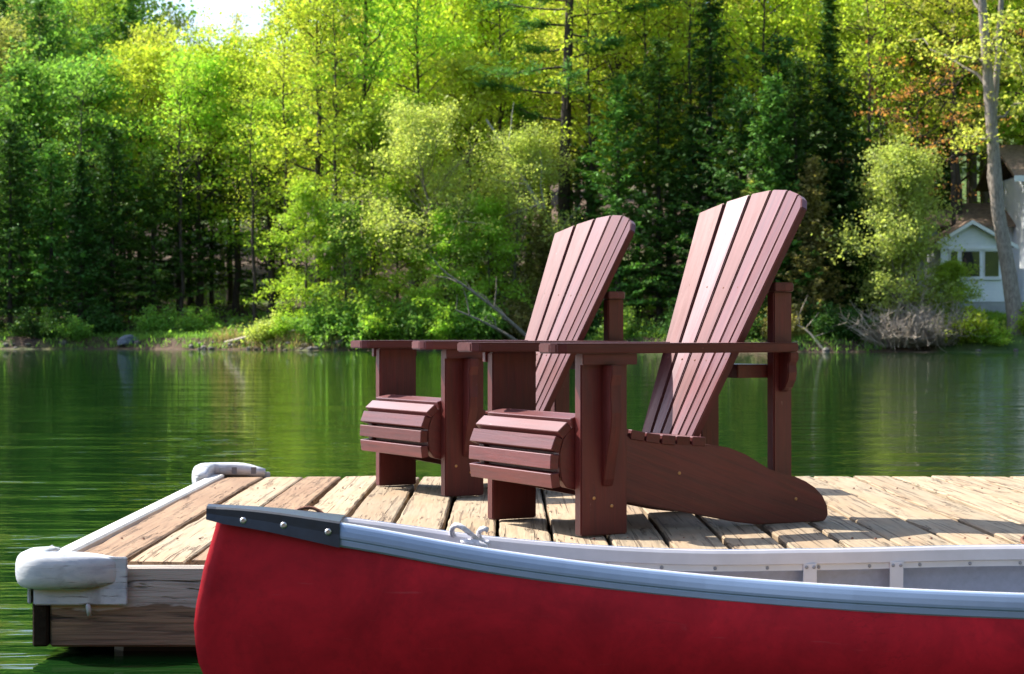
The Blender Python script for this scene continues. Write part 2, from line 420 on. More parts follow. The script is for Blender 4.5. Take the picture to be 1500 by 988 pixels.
xs = np.linspace(-400, 400, 81); ds = np.array([0, .6, 1.5, 3, 5, 8, 12, 17, 23, 30, 40, 55, 75, 100, 140, 200, 400])  # added bank out of view; shaded chair sides see dark ground, not sky
XX, DD = np.meshgrid(xs, ds); YY = -5.5 - DD - 1.5 * np.sin(XX * .12); ZZ = -.5 + .7 * sstep(0, 1.5, DD) + .34 * np.clip(DD - .5, 0, 200) + RNG.normal(0, .08, XX.shape)
nv = XX.shape; I = np.arange(nv[0] * nv[1]).reshape(nv); Q = np.stack([I[:-1, :-1], I[1:, :-1], I[1:, 1:], I[:-1, 1:]], -1).reshape(-1, 4)
tag(link(bpy.data.objects.new('near_bank', np_mesh('near_bank', np.stack([XX, YY, ZZ], -1).reshape(-1, 3), Q, M['ground'], True))), 'unseen brown and green bank added behind the camera to darken the shaded chair sides', None, None, 'structure')

ang = np.linspace(math.radians(-118), math.radians(52), 60); rr = np.array([0, .6, 1.5, 3, 5, 8, 12, 17, 23, 30, 40])  # second added bank, unseen at the right, blocks low sky from the chairs
AA, RR = np.meshgrid(ang, rr); XX = 2.0 + (6.6 + RR) * np.cos(AA); YY = 4.0 + (9.3 + RR * .9) * np.sin(AA) * np.where(AA > 0, .8, 1)
ZZ = -.5 + .8 * sstep(0, 1.5, RR) + .75 * np.clip(RR - .8, 0, 18) * sstep(0, .35, ang[-1] - AA) + RNG.normal(0, .10, AA.shape)
nv = XX.shape; I = np.arange(nv[0] * nv[1]).reshape(nv); Q = np.stack([I[:-1, :-1], I[1:, :-1], I[1:, 1:], I[:-1, 1:]], -1).reshape(-1, 4)
tag(link(bpy.data.objects.new('landing_bank', np_mesh('landing_bank', np.stack([XX, YY, ZZ], -1).reshape(-1, 3), Q[:, ::-1], M['ground'], True))), 'unseen steep bank of leaf litter added at the right to darken the shaded chair sides', None, None, 'structure')

# ------------------------------------------------------------------ dock
DZ = 0.25               # deck height
DY0, DY1 = 5.115, 8.09  # plank ends
PX0 = -1.161; PITCH = 0.1625; NPL = 30
dock = empty('floating_dock', (0, 6.6, 0)); dock_o = Vector((0, 6.6, 0))
tag(dock, 'weathered floating wooden dock with sun-bleached planks on green water', 'dock')
rnd = random.Random(3)
def plank(i):
    x0 = PX0 + i * PITCH; wd = PITCH - rnd.uniform(0.008, 0.014); th = 0.036
    y0 = DY0 + rnd.uniform(-0.004, 0.006); y1 = DY1 + rnd.uniform(-0.012, 0.012)
    zt = rnd.uniform(-0.0025, 0.0025); tilt = rnd.uniform(-0.002, 0.002); bow = rnd.uniform(-0.003, 0.004)
    n = 22; rings = []
    for k in range(n + 1):
        f = k / n; y = y0 + (y1 - y0) * f
        jl = rnd.uniform(0, 0.0035) + (rnd.uniform(0, 0.009) if rnd.random() < 0.06 else 0)
        jr = rnd.uniform(0, 0.0035) + (rnd.uniform(0, 0.009) if rnd.random() < 0.06 else 0)
        z = DZ + zt + bow * math.sin(f * 7) + (-0.003 if k in (0, n) else 0)
        l, r = x0 + jl, x0 + wd - jr
        rings.append([(l, y - 6.6, z - th), (r, y - 6.6, z - th), (r, y - 6.6, z - 0.004 + tilt),
                      (r - 0.005, y - 6.6, z + tilt + rnd.uniform(-.0008, .0008)), (l + 0.005, y - 6.6, z - tilt + rnd.uniform(-.0008, .0008)), (l, y - 6.6, z - 0.004 - tilt)])
    return loft('plank', rings, M['deck_brown'] if i in (0, 2) else M['deck'], dock, True, True, False, (0, 1, 0))
for i in range(NPL): plank(i)
xr = PX0 + NPL * PITCH
def dbox(name, x0, x1, y0, y1, z0, z1, mat, bevel=0.004, grain=(1, 0, 0)):
    return box(name, x0, x1, y0 - 6.6, y1 - 6.6, z0, z1, mat, dock, bevel, grain)
dbox('front_beam', -1.190, xr, 5.068, 5.108, 0.028, 0.238, M['beam'], 0.006)
dbox('rear_beam', -1.190, xr, 8.055, 8.10, 0.028, 0.208, M['beam'], 0.005)
dbox('side_beam', -1.234, -1.193, 5.060, 8.10, 0.030, 0.232, M['dark_wood'], 0.005, (0, 1, 0))
dbox('edge_trim', -1.222, -1.168, 5.10, 8.06, 0.2335, 0.259, M['edge_white'], 0.006, (0, 1, 0))
for y in (5.6, 6.2, 6.8, 7.4): dbox('joist', -1.19, xr, y, y + 0.04, 0.10, 0.212, M['dark_wood'])
for fx in (-1.05, 0.6, 2.2): dbox('float', fx, fx + 1.3, 5.18, 8.0, -0.22, 0.095, M['float'], 0.03)
nm = rivet_mesh('nail', 0.004, 0.004, M['rust'])
for i in range(NPL):
    for y in (5.62, 7.42):
        for q in (0.3, 0.7): put(nm, 'nail', (PX0 + (i + q) * PITCH, y - 6.6 + rnd.uniform(-.01, .01), DZ + 0.001), (0, 0, 1), dock)
tube('peg', [(-1.088, 5.067 - 6.6, 0.152), (-1.088, 5.055 - 6.6, 0.150), (-1.086, 5.052 - 6.6, 0.135), (-1.084, 5.056 - 6.6, 0.112)], [0.004, 0.006, 0.007, 0.006], M['bumper'], dock, 6)

# corner bumpers: a swept rounded profile round the corner
def bumper(name, cx, cy, sy, label, lift=0.0, fat=1.0):
    """corner at (cx, cy); one arm runs +X, the other along sy*Y"""
    b = empty(name, (cx, cy, 0.14)); tag(b, label, 'dock bumper', 'white dock corner bumpers')
    Rc = 0.05; path = []
    for k in range(7): path.append(((0.235 - Rc) * (1 - k / 6) + Rc, 0.0, (0, -1)))
    for k in range(1, 8):
        a = math.pi / 2 * k / 8
        path.append((Rc - Rc * math.sin(a), Rc - Rc * math.cos(a), (-math.sin(a), -math.cos(a))))
    for k in range(7): path.append((0.0, Rc + (0.26 - Rc) * k / 6, (-1, 0)))
    prof = []                                           # (out, z) closed
    for k in range(13):
        a = -math.pi / 2 + math.pi * k / 12
        prof.append((0.004 + 0.043 * fat * max(0, math.cos(a)) ** 0.5, 0.088 + lift + 0.047 * fat * math.copysign(abs(math.sin(a)) ** 0.85, math.sin(a))))
    prof += [(-0.016, 0.136 + lift + .05 * (fat - 1)), (-0.03, 0.128 + lift), (-0.03, 0.116), (-0.003, 0.114), (-0.003, 0.03)]
    rings = []; n = len(path)
    for k, (px, py, nn) in enumerate(path):
        e = min(k, n - 1 - k); sc = (0.12, 0.42, 0.72, 0.92)[e] if e < 4 else 1.0
        rings.append([(px + nn[0] * (o * sc if o > 0 else o), (py + nn[1] * (o * sc if o > 0 else o)) * sy, 0.088 + (z - 0.088) * (0.62 + 0.38 * sc)) for o, z in prof])
    if sy < 0: pass
    loft('bumper_roll', rings, M['bumper'], b, True, True, True)
    f = prism('flange', [(0.012, 0, 0.0), (0.255, 0, 0.0), (0.255, 0, 0.125), (0.012, 0, 0.125)], (0, -0.009 * sy, 0), M['bumper'], b, 0.003, None, 2)
    f2 = prism('flange', [(0, 0.012 * sy, 0.0), (0, 0.28 * sy, 0.0), (0, 0.28 * sy, 0.125), (0, 0.012 * sy, 0.125)], (-0.009, 0, 0), M['bumper'], b, 0.003, None, 2)
    for px in (0.11, 0.19):
        prism('recess_shade', [(px - 0.012, 0.0302 * sy, 0.118), (px + 0.012, 0.0302 * sy, 0.118), (px + 0.012, 0.0302 * sy, 0.122 + lift), (px - 0.012, 0.0302 * sy, 0.122 + lift)], (0, -0.003 * sy, 0), M['hole_shade'], b, 0.002)  # flat grey plate; the shade inside a hole is put into its colour
    return b
bumper('corner_bumper', -1.240, 5.057, 1, 'scuffed white vinyl bumper on the dock corner beside the canoe bow')
bumper('corner_bumper', -1.240, 8.105, -1, 'white vinyl bumper on the dock corner away from the canoe', 0.026, 1.08)

# rusty ring on the deck at the right
ring = tube('mooring_ring', [(0.03 * math.cos(a), 0.045 * math.sin(a), 0.006 + 0.012 * (1 + math.sin(a))) for a in [k * math.pi / 8 for k in range(17)]], 0.005, M['rust'])
ring.location = (1.452, 5.36, DZ + 0.002); tag(ring, 'small rusty iron mooring ring lying on the sunny planks', 'mooring ring')

# ------------------------------------------------------------------ chairs (local x = across, y = backwards, z up)
def make_chair():
    c = empty('adirondack_chair'); S = M['stain']; rc = random.Random(5); rails = {}; legs = {}; backs = []
    def bx(name, x0, x1, y0, y1, z0, z1, g=(0, 0, 1), bev=0.004): return box(name, x0, x1, y0, y1, z0, z1, S, c, bev, g, 2)
    for s in (-1, 1):
        o, i_ = s * 0.300, s * 0.262
        legs[s] = bx('front_leg', min(o, i_), max(o, i_), -0.074, 0.084, 0.0, 0.532)
        # side rail: the long board that is seat support and rear foot in one
        P = [(-.055, .338), (-.092, .312), (-.114, .280), (-.124, .245), (-.124, .20), (-.118, .165), (-.100, .140), (0.0, .116), (.105, .091), (.34, .045), (.50, .012), (.576, .002), (.70, .001), (.832, .001),
             (.846, .02), (.842, .05), (.825, .08), (.795, .108), (.76, .128), (.718, .145), (.665, .158), (.622, .171), (.58, .194), (.534, .219), (.47, .242), (.405, .253), (.30, .258), (.20, .268), (.105, .286), (.02, .312)]
        a, b = s * 0.2615, s * 0.2235
        rails[s] = prism('side_rail', [(a, y, z) for y, z in P], (b - a, 0, 0), S, c, 0.003, (0, 1, -0.35), 2)
        bx('rear_post', min(s * .223, s * .185), max(s * .223, s * .185), 0.664, 0.734, 0.08, 0.722)
        # arm
        A = [(.20, -.150), (.222, -.172), (.30, -.180), (.322, -.168), (.335, -.140), (.335, .390), (.318, .52), (.288, .66), (.272, .722), (.250, .738), (.200, .738), (.180, .722), (.185, .30)]
        prism('arm', [(s * x, y, 0.533) for x, y in A], (0, 0, 0.030), S, c, 0.004, (0, 1, 0), 2)
        # cleat under the arm, outside the leg
        bx('arm_cleat', min(s * .3005, s * .322), max(s * .3005, s * .322), -0.080, 0.105, 0.500, 0.5325, (0, 1, 0), 0.002)
        # curved bracket under the arm
        K = [(.3005, .4995), (.372, .4995), (.374, .47), (.362, .44), (.364, .40), (.370, .36), (.366, .32), (.350, .27), (.330, .215), (.316, .165), (.306, .145), (.3005, .142)]
        K = [(.3005 + (x - .3005) * .80, z) for x, z in K]
        prism('arm_bracket', [(s * x, -.004, z) for x, z in K], (0, .036, 0), S, c, 0.003, (0, 0, 1), 2)
        K2 = [(.2235, .5325), (.285, .5325), (.284, .51), (.272, .495), (.276, .47), (.270, .445), (.252, .420), (.2235, .408)]
        prism('rear_bracket', [(s * x, .682, z) for x, z in K2], (0, .034, 0), S, c, 0.003, (0, 0, 1), 2)
    # seat slats follow the curved top of the side rails
    prof = [(-.150, .138), (-.158, .20), (-.154, .262), (-.132, .308), (-.085, .346), (-.040, .356), (.02, .335), (.105, .308), (.20, .290), (.30, .280), (.41, .275)]
    # (top line); resample by arc length
    seg = [0.0]
    for p, q in zip(prof, prof[1:]): seg.append(seg[-1] + math.dist(p, q))
    def at(d):
        for k in range(len(prof) - 1):
            if d <= seg[k + 1] or k == len(prof) - 2:
                f = (d - seg[k]) / (seg[k + 1] - seg[k]); p, q = prof[k], prof[k + 1]
                return (p[0] + (q[0] - p[0]) * f, p[1] + (q[1] - p[1]) * f)
    wd, gap, th = 0.0425, 0.0145, 0.028; d = 0.002
    while d + wd < seg[-1] - 0.002:
        p, q = at(d), at(d + wd); u = Vector((0, q[0] - p[0], q[1] - p[1])).normalized(); nrm = Vector((0, -u.z, u.y))   # outward / up
        m = Vector((0, (p[0] + q[0]) / 2, (p[1] + q[1]) / 2))
        h = wd / 2; e = 0.264 + rc.uniform(-0.003, 0.003)
        back_gap = at(d)[0] > 0.34
        L = e if p[0] < -0.071 or p[0] > 0.071 else 0.2605
        pts = [m - u * h, m + u * h, m + u * h - nrm * th, m - u * h - nrm * th]
        prism('seat_slat', [(-L, v.y, v.z) for v in pts], (2 * L, 0, 0), S, c, 0.0018, (1, 0, 0), 1)
        if p[0] > -.07: gap, wd = .0065, .0480
        d += wd + gap
    # fan back of six slats on a gentle curve
    nS = 6; R = 0.80; cb, ct = (0.415, 0.255), (0.815, 1.060)
    ax = Vector((0, ct[0] - cb[0], ct[1] - cb[1])).normalized(); fw = Vector((0, -ax.z, ax.y))   # forward normal of the back
    def bp(u, f):           # u -1..1 across, f 0..1 up
        t = u * (0.150 + (0.315 - 0.150) * f); base = Vector((0, cb[0] + (ct[0] - cb[0]) * f, cb[1] + (ct[1] - cb[1]) * f))
        return base + Vector((t, 0, 0)) + fw * (t * t / (2 * R) + 0.0)
    def ftop(u): return 1.0 - 0.110 * abs(u) ** 1.9
    for k in range(nS):
        u0, u1 = -1 + 2 * k / nS, -1 + 2 * (k + 1) / nS
        g = 0.024
        ring = []
        um = (u0 + u1) / 2
        a, b = bp(u0 + g, 0), bp(u1 - g, 0)
        g2 = g * 0.75
        cts = [ftop(u0 + g2), ftop(um), ftop(u1 - g2)]
        def on(u, f):        # flat slat: straight between its two edges
            p0, p1 = bp(u0, f), bp(u1, f); w_ = (u - u0) / (u1 - u0); return p0.lerp(p1, w_)
        if k == 0: top = [on(u1 - g2, cts[2]), on(u0 + g2, cts[0])]
        elif k == nS - 1: top = [on(u1 - g2, cts[2] - .016), on(u1 - g2 - .13, ftop(u1 - .13) + .004), on(u0 + g2, cts[0])]
        else: top = [on(u1 - g2, cts[2]), on(u0 + g2, cts[0])]
        poly = [a, b] + top
        nn = ((b - a).cross(top[0] - b)).normalized()
        if nn.y > 0: nn = -nn
        backs.append(prism('back_slat', [tuple(p) for p in poly], tuple(-nn * 0.024), S, c, 0.003, tuple(top[0] - b), 2))
    # braces behind the back
    def yb(z, x): 
        f = (z - cb[1]) / (ct[1] - cb[1]); p = bp(0, f); return p.y + 0.027 - fw.y * 0 - (x * x) / (2 * R)
    xsb = [-.245 + .49 * k / 10 for k in range(11)]
    poly = [(x, yb(.735, x) + 0.010, 0.7225) for x in xsb] + [(.250, .690, .7225), (.240, .726, .7225), (.215, .745, .7225), (-.215, .745, .7225), (-.240, .726, .7225), (-.250, .690, .7225)]
    prism('upper_back_brace', poly, (0, 0, .028), S, c, 0.003, (1, 0, 0), 2)
    poly = [(x, yb(.50, x) + 0.012, 0.452) for x in [-.184 + .368 * k / 8 for k in range(9)]] + [(.184, .69, .452), (-.184, .69, .452)]
    prism('lower_back_brace', poly, (0, 0, .042), S, c, 0.003, (1, 0, 0), 2)
    bx('seat_brace', -.223, .223, .43, .462, .135, .228, (1, 0, 0))
    bx('front_brace', -.223, .223, -.11, -.075, .16, .27, (1, 0, 0))
    sm = rivet_mesh('screw', 0.0055, 0.003, M['brass'])
    for s in (-1, 1):
        put(sm, 'screw', (s * .2615, .72, .075), (s, 0, 0), rails[s]); put(sm, 'screw', (s * .2615, .29, .17), (s, 0, 0), rails[s])
        put(sm, 'screw', (s * .300, .03, .085), (s, 0, 0), legs[s]); put(sm, 'screw', (s * .300, -.03, .11), (s, 0, 0), legs[s])
    for k in range(nS):
        u = -1 + (2 * k + 1) / nS
        for f in (.31, .60):
            p = bp(u, f); put(nmk, 'screw', tuple(p + fw * 0.001), tuple(fw), backs[k])
    return c
nmk = rivet_mesh('slat_screw', 0.0032, 0.0015, M['rust'])
ROT = math.atan2(-0.886, 0.464)
chair = make_chair(); chair.location = (0.143, 5.966, DZ + 0.003); chair.rotation_euler = (0, 0, ROT)
tag(chair, 'red-brown wooden fan-back chair standing on the planks right behind the canoe', 'chair', 'fan-back chairs on the dock')
ch2 = copy_tree(chair); ch2.location = (-0.300, 7.325, DZ + 0.003); ch2.rotation_euler = (0, 0, ROT + math.radians(1.0))
ch2['label'] = 'red-brown wooden fan-back chair at the dock edge away from the canoe'

# ------------------------------------------------------------------ canoe (along X, bow at the left)
CY = 4.10; BOW = -0.615; LEN = 4.9
canoe = empty('canoe', (BOW, CY, 0)); tag(canoe, 'red canoe with pale gunwales and black bow cap moored beside the dock', 'canoe')
dS = np.array([0.0, .03, .26, .583, .986, 1.331, 1.705, 2.1, 2.45])
zS = np.array([.476, .475, .451, .402, .364, .352, .349, .346, .345])
wS = np.array([.012, .016, .058, .122, .221, .335, .43, .475, .49])
def cint(x, X, Y):       # smooth (Catmull-Rom like) interpolation
    m = np.gradient(Y, X); k = int(np.clip(np.searchsorted(X, x) - 1, 0, len(X) - 2)); h = X[k + 1] - X[k]; t = (x - X[k]) / h
    return (2*t**3-3*t**2+1)*Y[k] + (t**3-2*t**2+t)*h*m[k] + (-2*t**3+3*t**2)*Y[k+1] + (t**3-t**2)*h*m[k+1]
def sheer(d):
    d = min(d, LEN - d); return cint(d, dS, zS), cint(d, dS, wS)
def stem(z):             # offset of the stem ahead of the bow point at height z
    return float(np.interp(z, [-.09, -.05, .02, .09, .128, .168, .247, .355, .444, .48], [.36, .18, .060, -.002, -.026, -.038, -.044, -.022, .004, .012]))
def hull_ring(u, inset):
    d = LEN * u; zs, w_ = sheer(d); e = min(u, 1 - u) * LEN
    zk = -.09; half = []
    NG = 14
    for j in range(NG + 1):
        g = j / NG; z = zs + (zk - zs) * g
        full = (1 - g ** 3.2) ** 0.62 * (1 + 0.07 * math.sin(math.pi * min(1, g * 1.4)))
        vee = (1 - g ** 1.5) ** 0.8 * (1 + 0.35 * math.sin(math.pi * min(1, g * 1.15)))
        k = sstep(0, 1.5, e); y = w_ * (vee * (1 - k) + full * k)
        if u <= 0 or u >= 1: y = 0.006
        y = max(y - inset, 0.0005)
        st = stem(z); x = st + (LEN - 2 * st) * u
        half.append((x, y, z + (inset if g > .85 else 0)))
    return half
us = [0, .002, .006, .012, .02, .03, .045] + [.06 + .88 * k / 40 for k in range(41)] + [.955, .97, .98, .988, .994, .998, 1]
def hull(name, inset, mat):
    rings = []
    for u in us:
        h = hull_ring(u, inset); rings.append([(x, -y, z) for x, y, z in h] + [(x, y, z) for x, y, z in reversed(h)])
    return loft(name, rings, mat, canoe, False, False, True)
hull('hull', 0.0, M['hull']); hull('hull_lining', 0.006, M['hull_in'])
def rail(name, side, P, mat):
    rings = []
    for k in range(81):
        d = .24 + (LEN - .48) * k / 80; zs, w_ = sheer(d); z1, w1 = sheer(d + .01); sl = (w1 - w_) / .01
        n = Vector((-sl, 1)).normalized()
        rings.append([(d + n.x * o, side * (w_ + n.y * o), zs + z) for o, z in P])
    return loft(name, rings, mat, canoe, True, True, False)
for side in (-1, 1):      # outer and inner half of the gunwale
    rail('outwale', side, [(.0025, .0035), (.0075, .0035), (.0105, .0015), (.0125, -.003), (.0150, -.012), (.0170, -.022), (.0172, -.027), (.0145, -.0295), (.0150, -.032), (.0158, -.041), (.013, -.045), (.0025, -.045)], M['alu'])
    rail('inwale', side, [(.002, .0025), (.002, -.012), (-.008, -.012), (-.008, -.044), (-.014, -.044), (-.0125, -.031), (-.018, -.0285), (-.018, -.004), (-.013, .0025)], M['gunwale'])

rv = rivet_mesh('gunwale_rivet', 0.0042, 0.0025, M['dull_steel']); rvb = rivet_mesh('cap_rivet', 0.0072, 0.004, M['steel'])
for k in range(34):
    d = .47 + k * .122
    if d > LEN - .4: break
    zs, w_ = sheer(d)
    put(rv, 'rivet', (d, w_ - .0145, zs - .037), (0, -1, 0.05), canoe)
    put(rv, 'rivet', (d + .03, -w_ + .0145, zs - .037), (0, 1, 0.05), canoe)
# black bow and stern caps over the gunwale ends
def cap(flip):
    rings = []
    for k in range(15):
        d = -.013 + .283 * k / 14; zs, w_ = sheer(max(d, 0)); zs = zs + .006 if d > 0 else zs + .006 - d * .10
        sk = np.interp(d, [-.013, .03, .27], [.026, .034, .052]); o = .022
        T = .004
        outer = [(-(w_ + o + .002), zs - sk), (-(w_ + o - .003), zs - sk * .5), (-(w_ + o - .004), zs - .003), (-(w_ + o - .008), zs + .001), (-w_ * .5, zs + .003), (0, zs + .004), (w_ * .5, zs + .003), (w_ + o - .008, zs + .001), (w_ + o - .004, zs - .003), (w_ + o - .003, zs - sk * .5), (w_ + o + .002, zs - sk)]
        inner = [(y * (1 - T / max(w_ + o, .02)), z - (T if abs(y) < w_ + o - .004 else 0)) for y, z in reversed(outer)]
        x = d
        rings.append([((LEN - x) if flip else x, y, z) for y, z in outer + inner])
    return loft('deck_cap', rings, M['cap'], canoe, True, True, False)
caps = [cap(False), cap(True)]
for px in (.066, .152, .246):
    zs, w_ = sheer(px)
    for s in (-1, 1): put(rvb, 'cap_rivet', (px, s * (w_ + .0205), zs - .017), (0, s, .1), caps[0]); put(rvb, 'cap_rivet', (LEN - px, s * (w_ + .0205), zs - .017), (0, s, .1), caps[1])
tube('grab_loop', [(.165 + .075 * k / 8, .052 + .01 * math.sin(math.pi * k / 8), .468 - .024 * k / 8 + .016 * math.sin(math.pi * k / 8)) for k in range(9)], .004, M['rust'], canoe, 6)
for d in (.687 - BOW, .895 - BOW):
    for side in (1, -1):
        zs, w_ = sheer(d); pts = []
        wi = w_ - 0.0195
        o = prism('seat_hanger', [(d - .0155, side * wi, zs - .028), (d + .0155, side * wi, zs - .028), (d + .0155, side * (wi + .004), zs - .15), (d - .0155, side * (wi + .004), zs - .15)], (0, -.004 * side, 0), M['strap'], canoe, .001)
        for q in (-.008, .009): put(rv, 'rivet', (d + q, side * (wi - .004), zs - .036), (0, -side, 0), canoe)
# thwart, seat and yoke
def thwart(d, wid, z, name, mat):
    zs, w_ = sheer(d); return box(name, d - wid / 2, d + wid / 2, -w_ + .02, w_ - .02, zs + z, zs + z + .022, mat, canoe, .005)
M['ash'] = mat_simple('varnished_ash', (0.42, 0.27, 0.13), 0.4, nscale=20, namt=.2)
thwart(2.45, .06, -.06, 'yoke', M['ash']); thwart(3.95, .24, -.17, 'seat', M['ash']); thwart(1.385, .22, -.19, 'seat', M['ash'])
# rope looped round the gunwale tips
rp = []
for k in range(30):
    a = k / 29 * 3.3 * math.pi
    rp.append((-.122 + .050 * (k / 29) * 1.9 + .022 * math.cos(a), 4.17 + .045 * math.sin(a + .5), .418 + .020 * math.cos(a * 1.0 + 2.6) + .006 * math.sin(a * 2) - .012 * k / 29))
rope = tube('rope', rp, .0058, M['rope'], None, 7); tag(rope, 'pale rope loosely looped over the canoe gunwales', 'rope')
rk = loft('knot', [[(-.068 + .030 * (r - 3) / 3, 4.13 + rr * math.cos(q * math.pi / 4), .404 - .002 * r + rr * .62 * math.sin(q * math.pi / 4)) for q in range(8)] for r, rr in enumerate((.006, .013, .017, .018, .017, .013, .006))], M['rope'], rope)

# ------------------------------------------------------------------ trees
def tube_np(path, rad, sides):
    P = np.asarray(path, float); n = len(P); T = np.gradient(P, axis=0); T /= np.linalg.norm(T, axis=1, keepdims=True) + 1e-9
    ref = np.where(np.abs(T[:, 2:3]) > .9, np.array([[1., 0, 0]]), np.array([[0, 0, 1.]]))
    U = np.cross(T, ref); U /= np.linalg.norm(U, axis=1, keepdims=True) + 1e-9; Wv = np.cross(T, U)
    a = np.arange(sides) * 2 * np.pi / sides
    V = P[:, None] + (U[:, None] * np.cos(a)[None, :, None] + Wv[:, None] * np.sin(a)[None, :, None]) * np.asarray(rad)[:, None, None]
    i = np.arange(n * sides).reshape(n, sides); j = np.roll(i, -1, 1)
    return V.reshape(-1, 3), np.stack([i[:-1], j[:-1], j[1:], i[1:]], -1).reshape(-1, 4)
class Wood:
    def __init__(s): s.V = []; s.Q = []; s.n = 0
    def add(s, path, rad, sides=4):
        V, Q = tube_np(path, rad, sides); s.V.append(V); s.Q.append(Q + s.n); s.n += len(V)
    def mesh(s, name, mat): return np_mesh(name, np.concatenate(s.V), np.concatenate(s.Q), mat, True)
def leaves(name, A, per, spread, size, asp, upb, rng, dirs=None, mat=None, flatk=1.0):
    """A anchors (K,3); 'per' leaf faces round each; spread (xy, z); rhombic leaf sprays"""
    A = np.repeat(np.asarray(A), per, 0); n = len(A)
    off = rng.normal(0, 1, (n, 3)) * np.array([spread[0], spread[0], spread[1]]) * .6
    C = A + off
    N_ = rng.normal(0, 1, (n, 3)); N_[:, 2] += upb; N_ /= np.linalg.norm(N_, axis=1, keepdims=True)
    if dirs is None: D = rng.normal(0, 1, (n, 3))
    else: D = np.repeat(np.asarray(dirs), per, 0) + rng.normal(0, .35, (n, 3))
    D = D - N_ * np.sum(D * N_, 1, keepdims=True); D /= np.linalg.norm(D, axis=1, keepdims=True) + 1e-9
    E = np.cross(N_, D); s = (size[0] + (size[1] - size[0]) * rng.random(n) ** 2.4)[:, None]
    V = np.stack([C - D * s * .5, C + E * s * asp * .5 + D * s * .05, C + D * s * .5 - N_ * s * .12, C - E * s * asp * .5 + D * s * .05], 1).reshape(-1, 3)
    return np_mesh(name, V, np.arange(n * 4).reshape(n, 4), mat)
def curve(p, d, L, n, rng, wob=.12, up=0.0):
    pts = [np.array(p, float)]; d = np.array(d, float)
    for _ in range(n):
        d = d + rng.normal(0, wob, 3); d[2] += up; d /= np.linalg.norm(d); pts.append(pts[-1] + d * L / n)
    return np.array(pts)
def deciduous(seed, H=16, cb=.3, wid=4.2, nl=26, per=26, size=(.11, .38), trunk=.22, lean=(0, 0), rise=.55, clump=.75, shape='round', sub=5, flat=.5):
    rng = np.random.default_rng(seed); wd = Wood()
    nt = 14; tp = [np.zeros(3)]; off = np.zeros(2)
    for k in range(1, nt + 1):
        off = off + rng.normal(0, .05 * H / 16, 2) + np.array(lean) * H / nt; tp.append(np.array([off[0], off[1], H * .97 * k / nt]))
    tp = np.array(tp); tr = trunk * (1 - np.linspace(0, 1, nt + 1) ** 1.1 * .93); tr[0] *= 1.35; tp[0, 2] = -.35
    wd.add(tp, tr, 8)
    A = []
    for k in range(nl):
        f = cb + (1 - cb) * ((k + rng.random()) / nl) ** .9; f = min(f, .985)
        p = np.array([np.interp(f * H, tp[:, 2], tp[:, q]) for q in range(3)])
        q = (f - cb) / (1 - cb)
        prof = {'round': math.sin(math.pi * (0.16 + .80 * q)) ** .8, 'cone': 1.05 - q * .88, 'vase': .45 + .6 * math.sin(math.pi * min(1, .12 + q * .75)), 'col': .8 * math.sin(math.pi * (.1 + .86 * q)) ** .5}[shape]
        L = wid * prof * rng.uniform(.65, 1.15) + .3; az = k * 2.399 + rng.uniform(-.5, .5); el = rise * rng.uniform(.5, 1.4) + .3 * q
        d = np.array([math.cos(az) * math.cos(el), math.sin(az) * math.cos(el), math.sin(el)])
        c = curve(p, d, L, 6, rng, .13, -.02); r0 = np.interp(f, [0, 1], [trunk * .52, trunk * .14])
        wd.add(c, np.linspace(r0, .012, 7), 4)
        for i in (3, 4, 5, 6): A.append(c[i] + rng.normal(0, .1, 3))
        for s in range(sub):
            i = 1 + int(rng.integers(0, 5)); i2 = min(i + 1, 6); pp = c[i] + (c[i2] - c[i]) * rng.random()
            dd = (c[i2] - c[i]); dd = dd / np.linalg.norm(dd) + rng.normal(0, .75, 3) * np.array([1, 1, .45]); dd /= np.linalg.norm(dd)
            c2 = curve(pp, dd, L * rng.uniform(.28, .55), 4, rng, .16, .01); wd.add(c2, np.linspace(r0 * .35, .008, 5), 3)
            A += [c2[2], c2[3], c2[4], c2[4] + rng.normal(0, .25, 3)]
    A = np.array(A)
    keep = rng.random(len(A)) > .22
    return wd.mesh('trunk', M['bark']), leaves('crown', A[keep], int(per * 1.15), (clump, clump * flat), size, .62, .7, rng, None, M['yg1'])
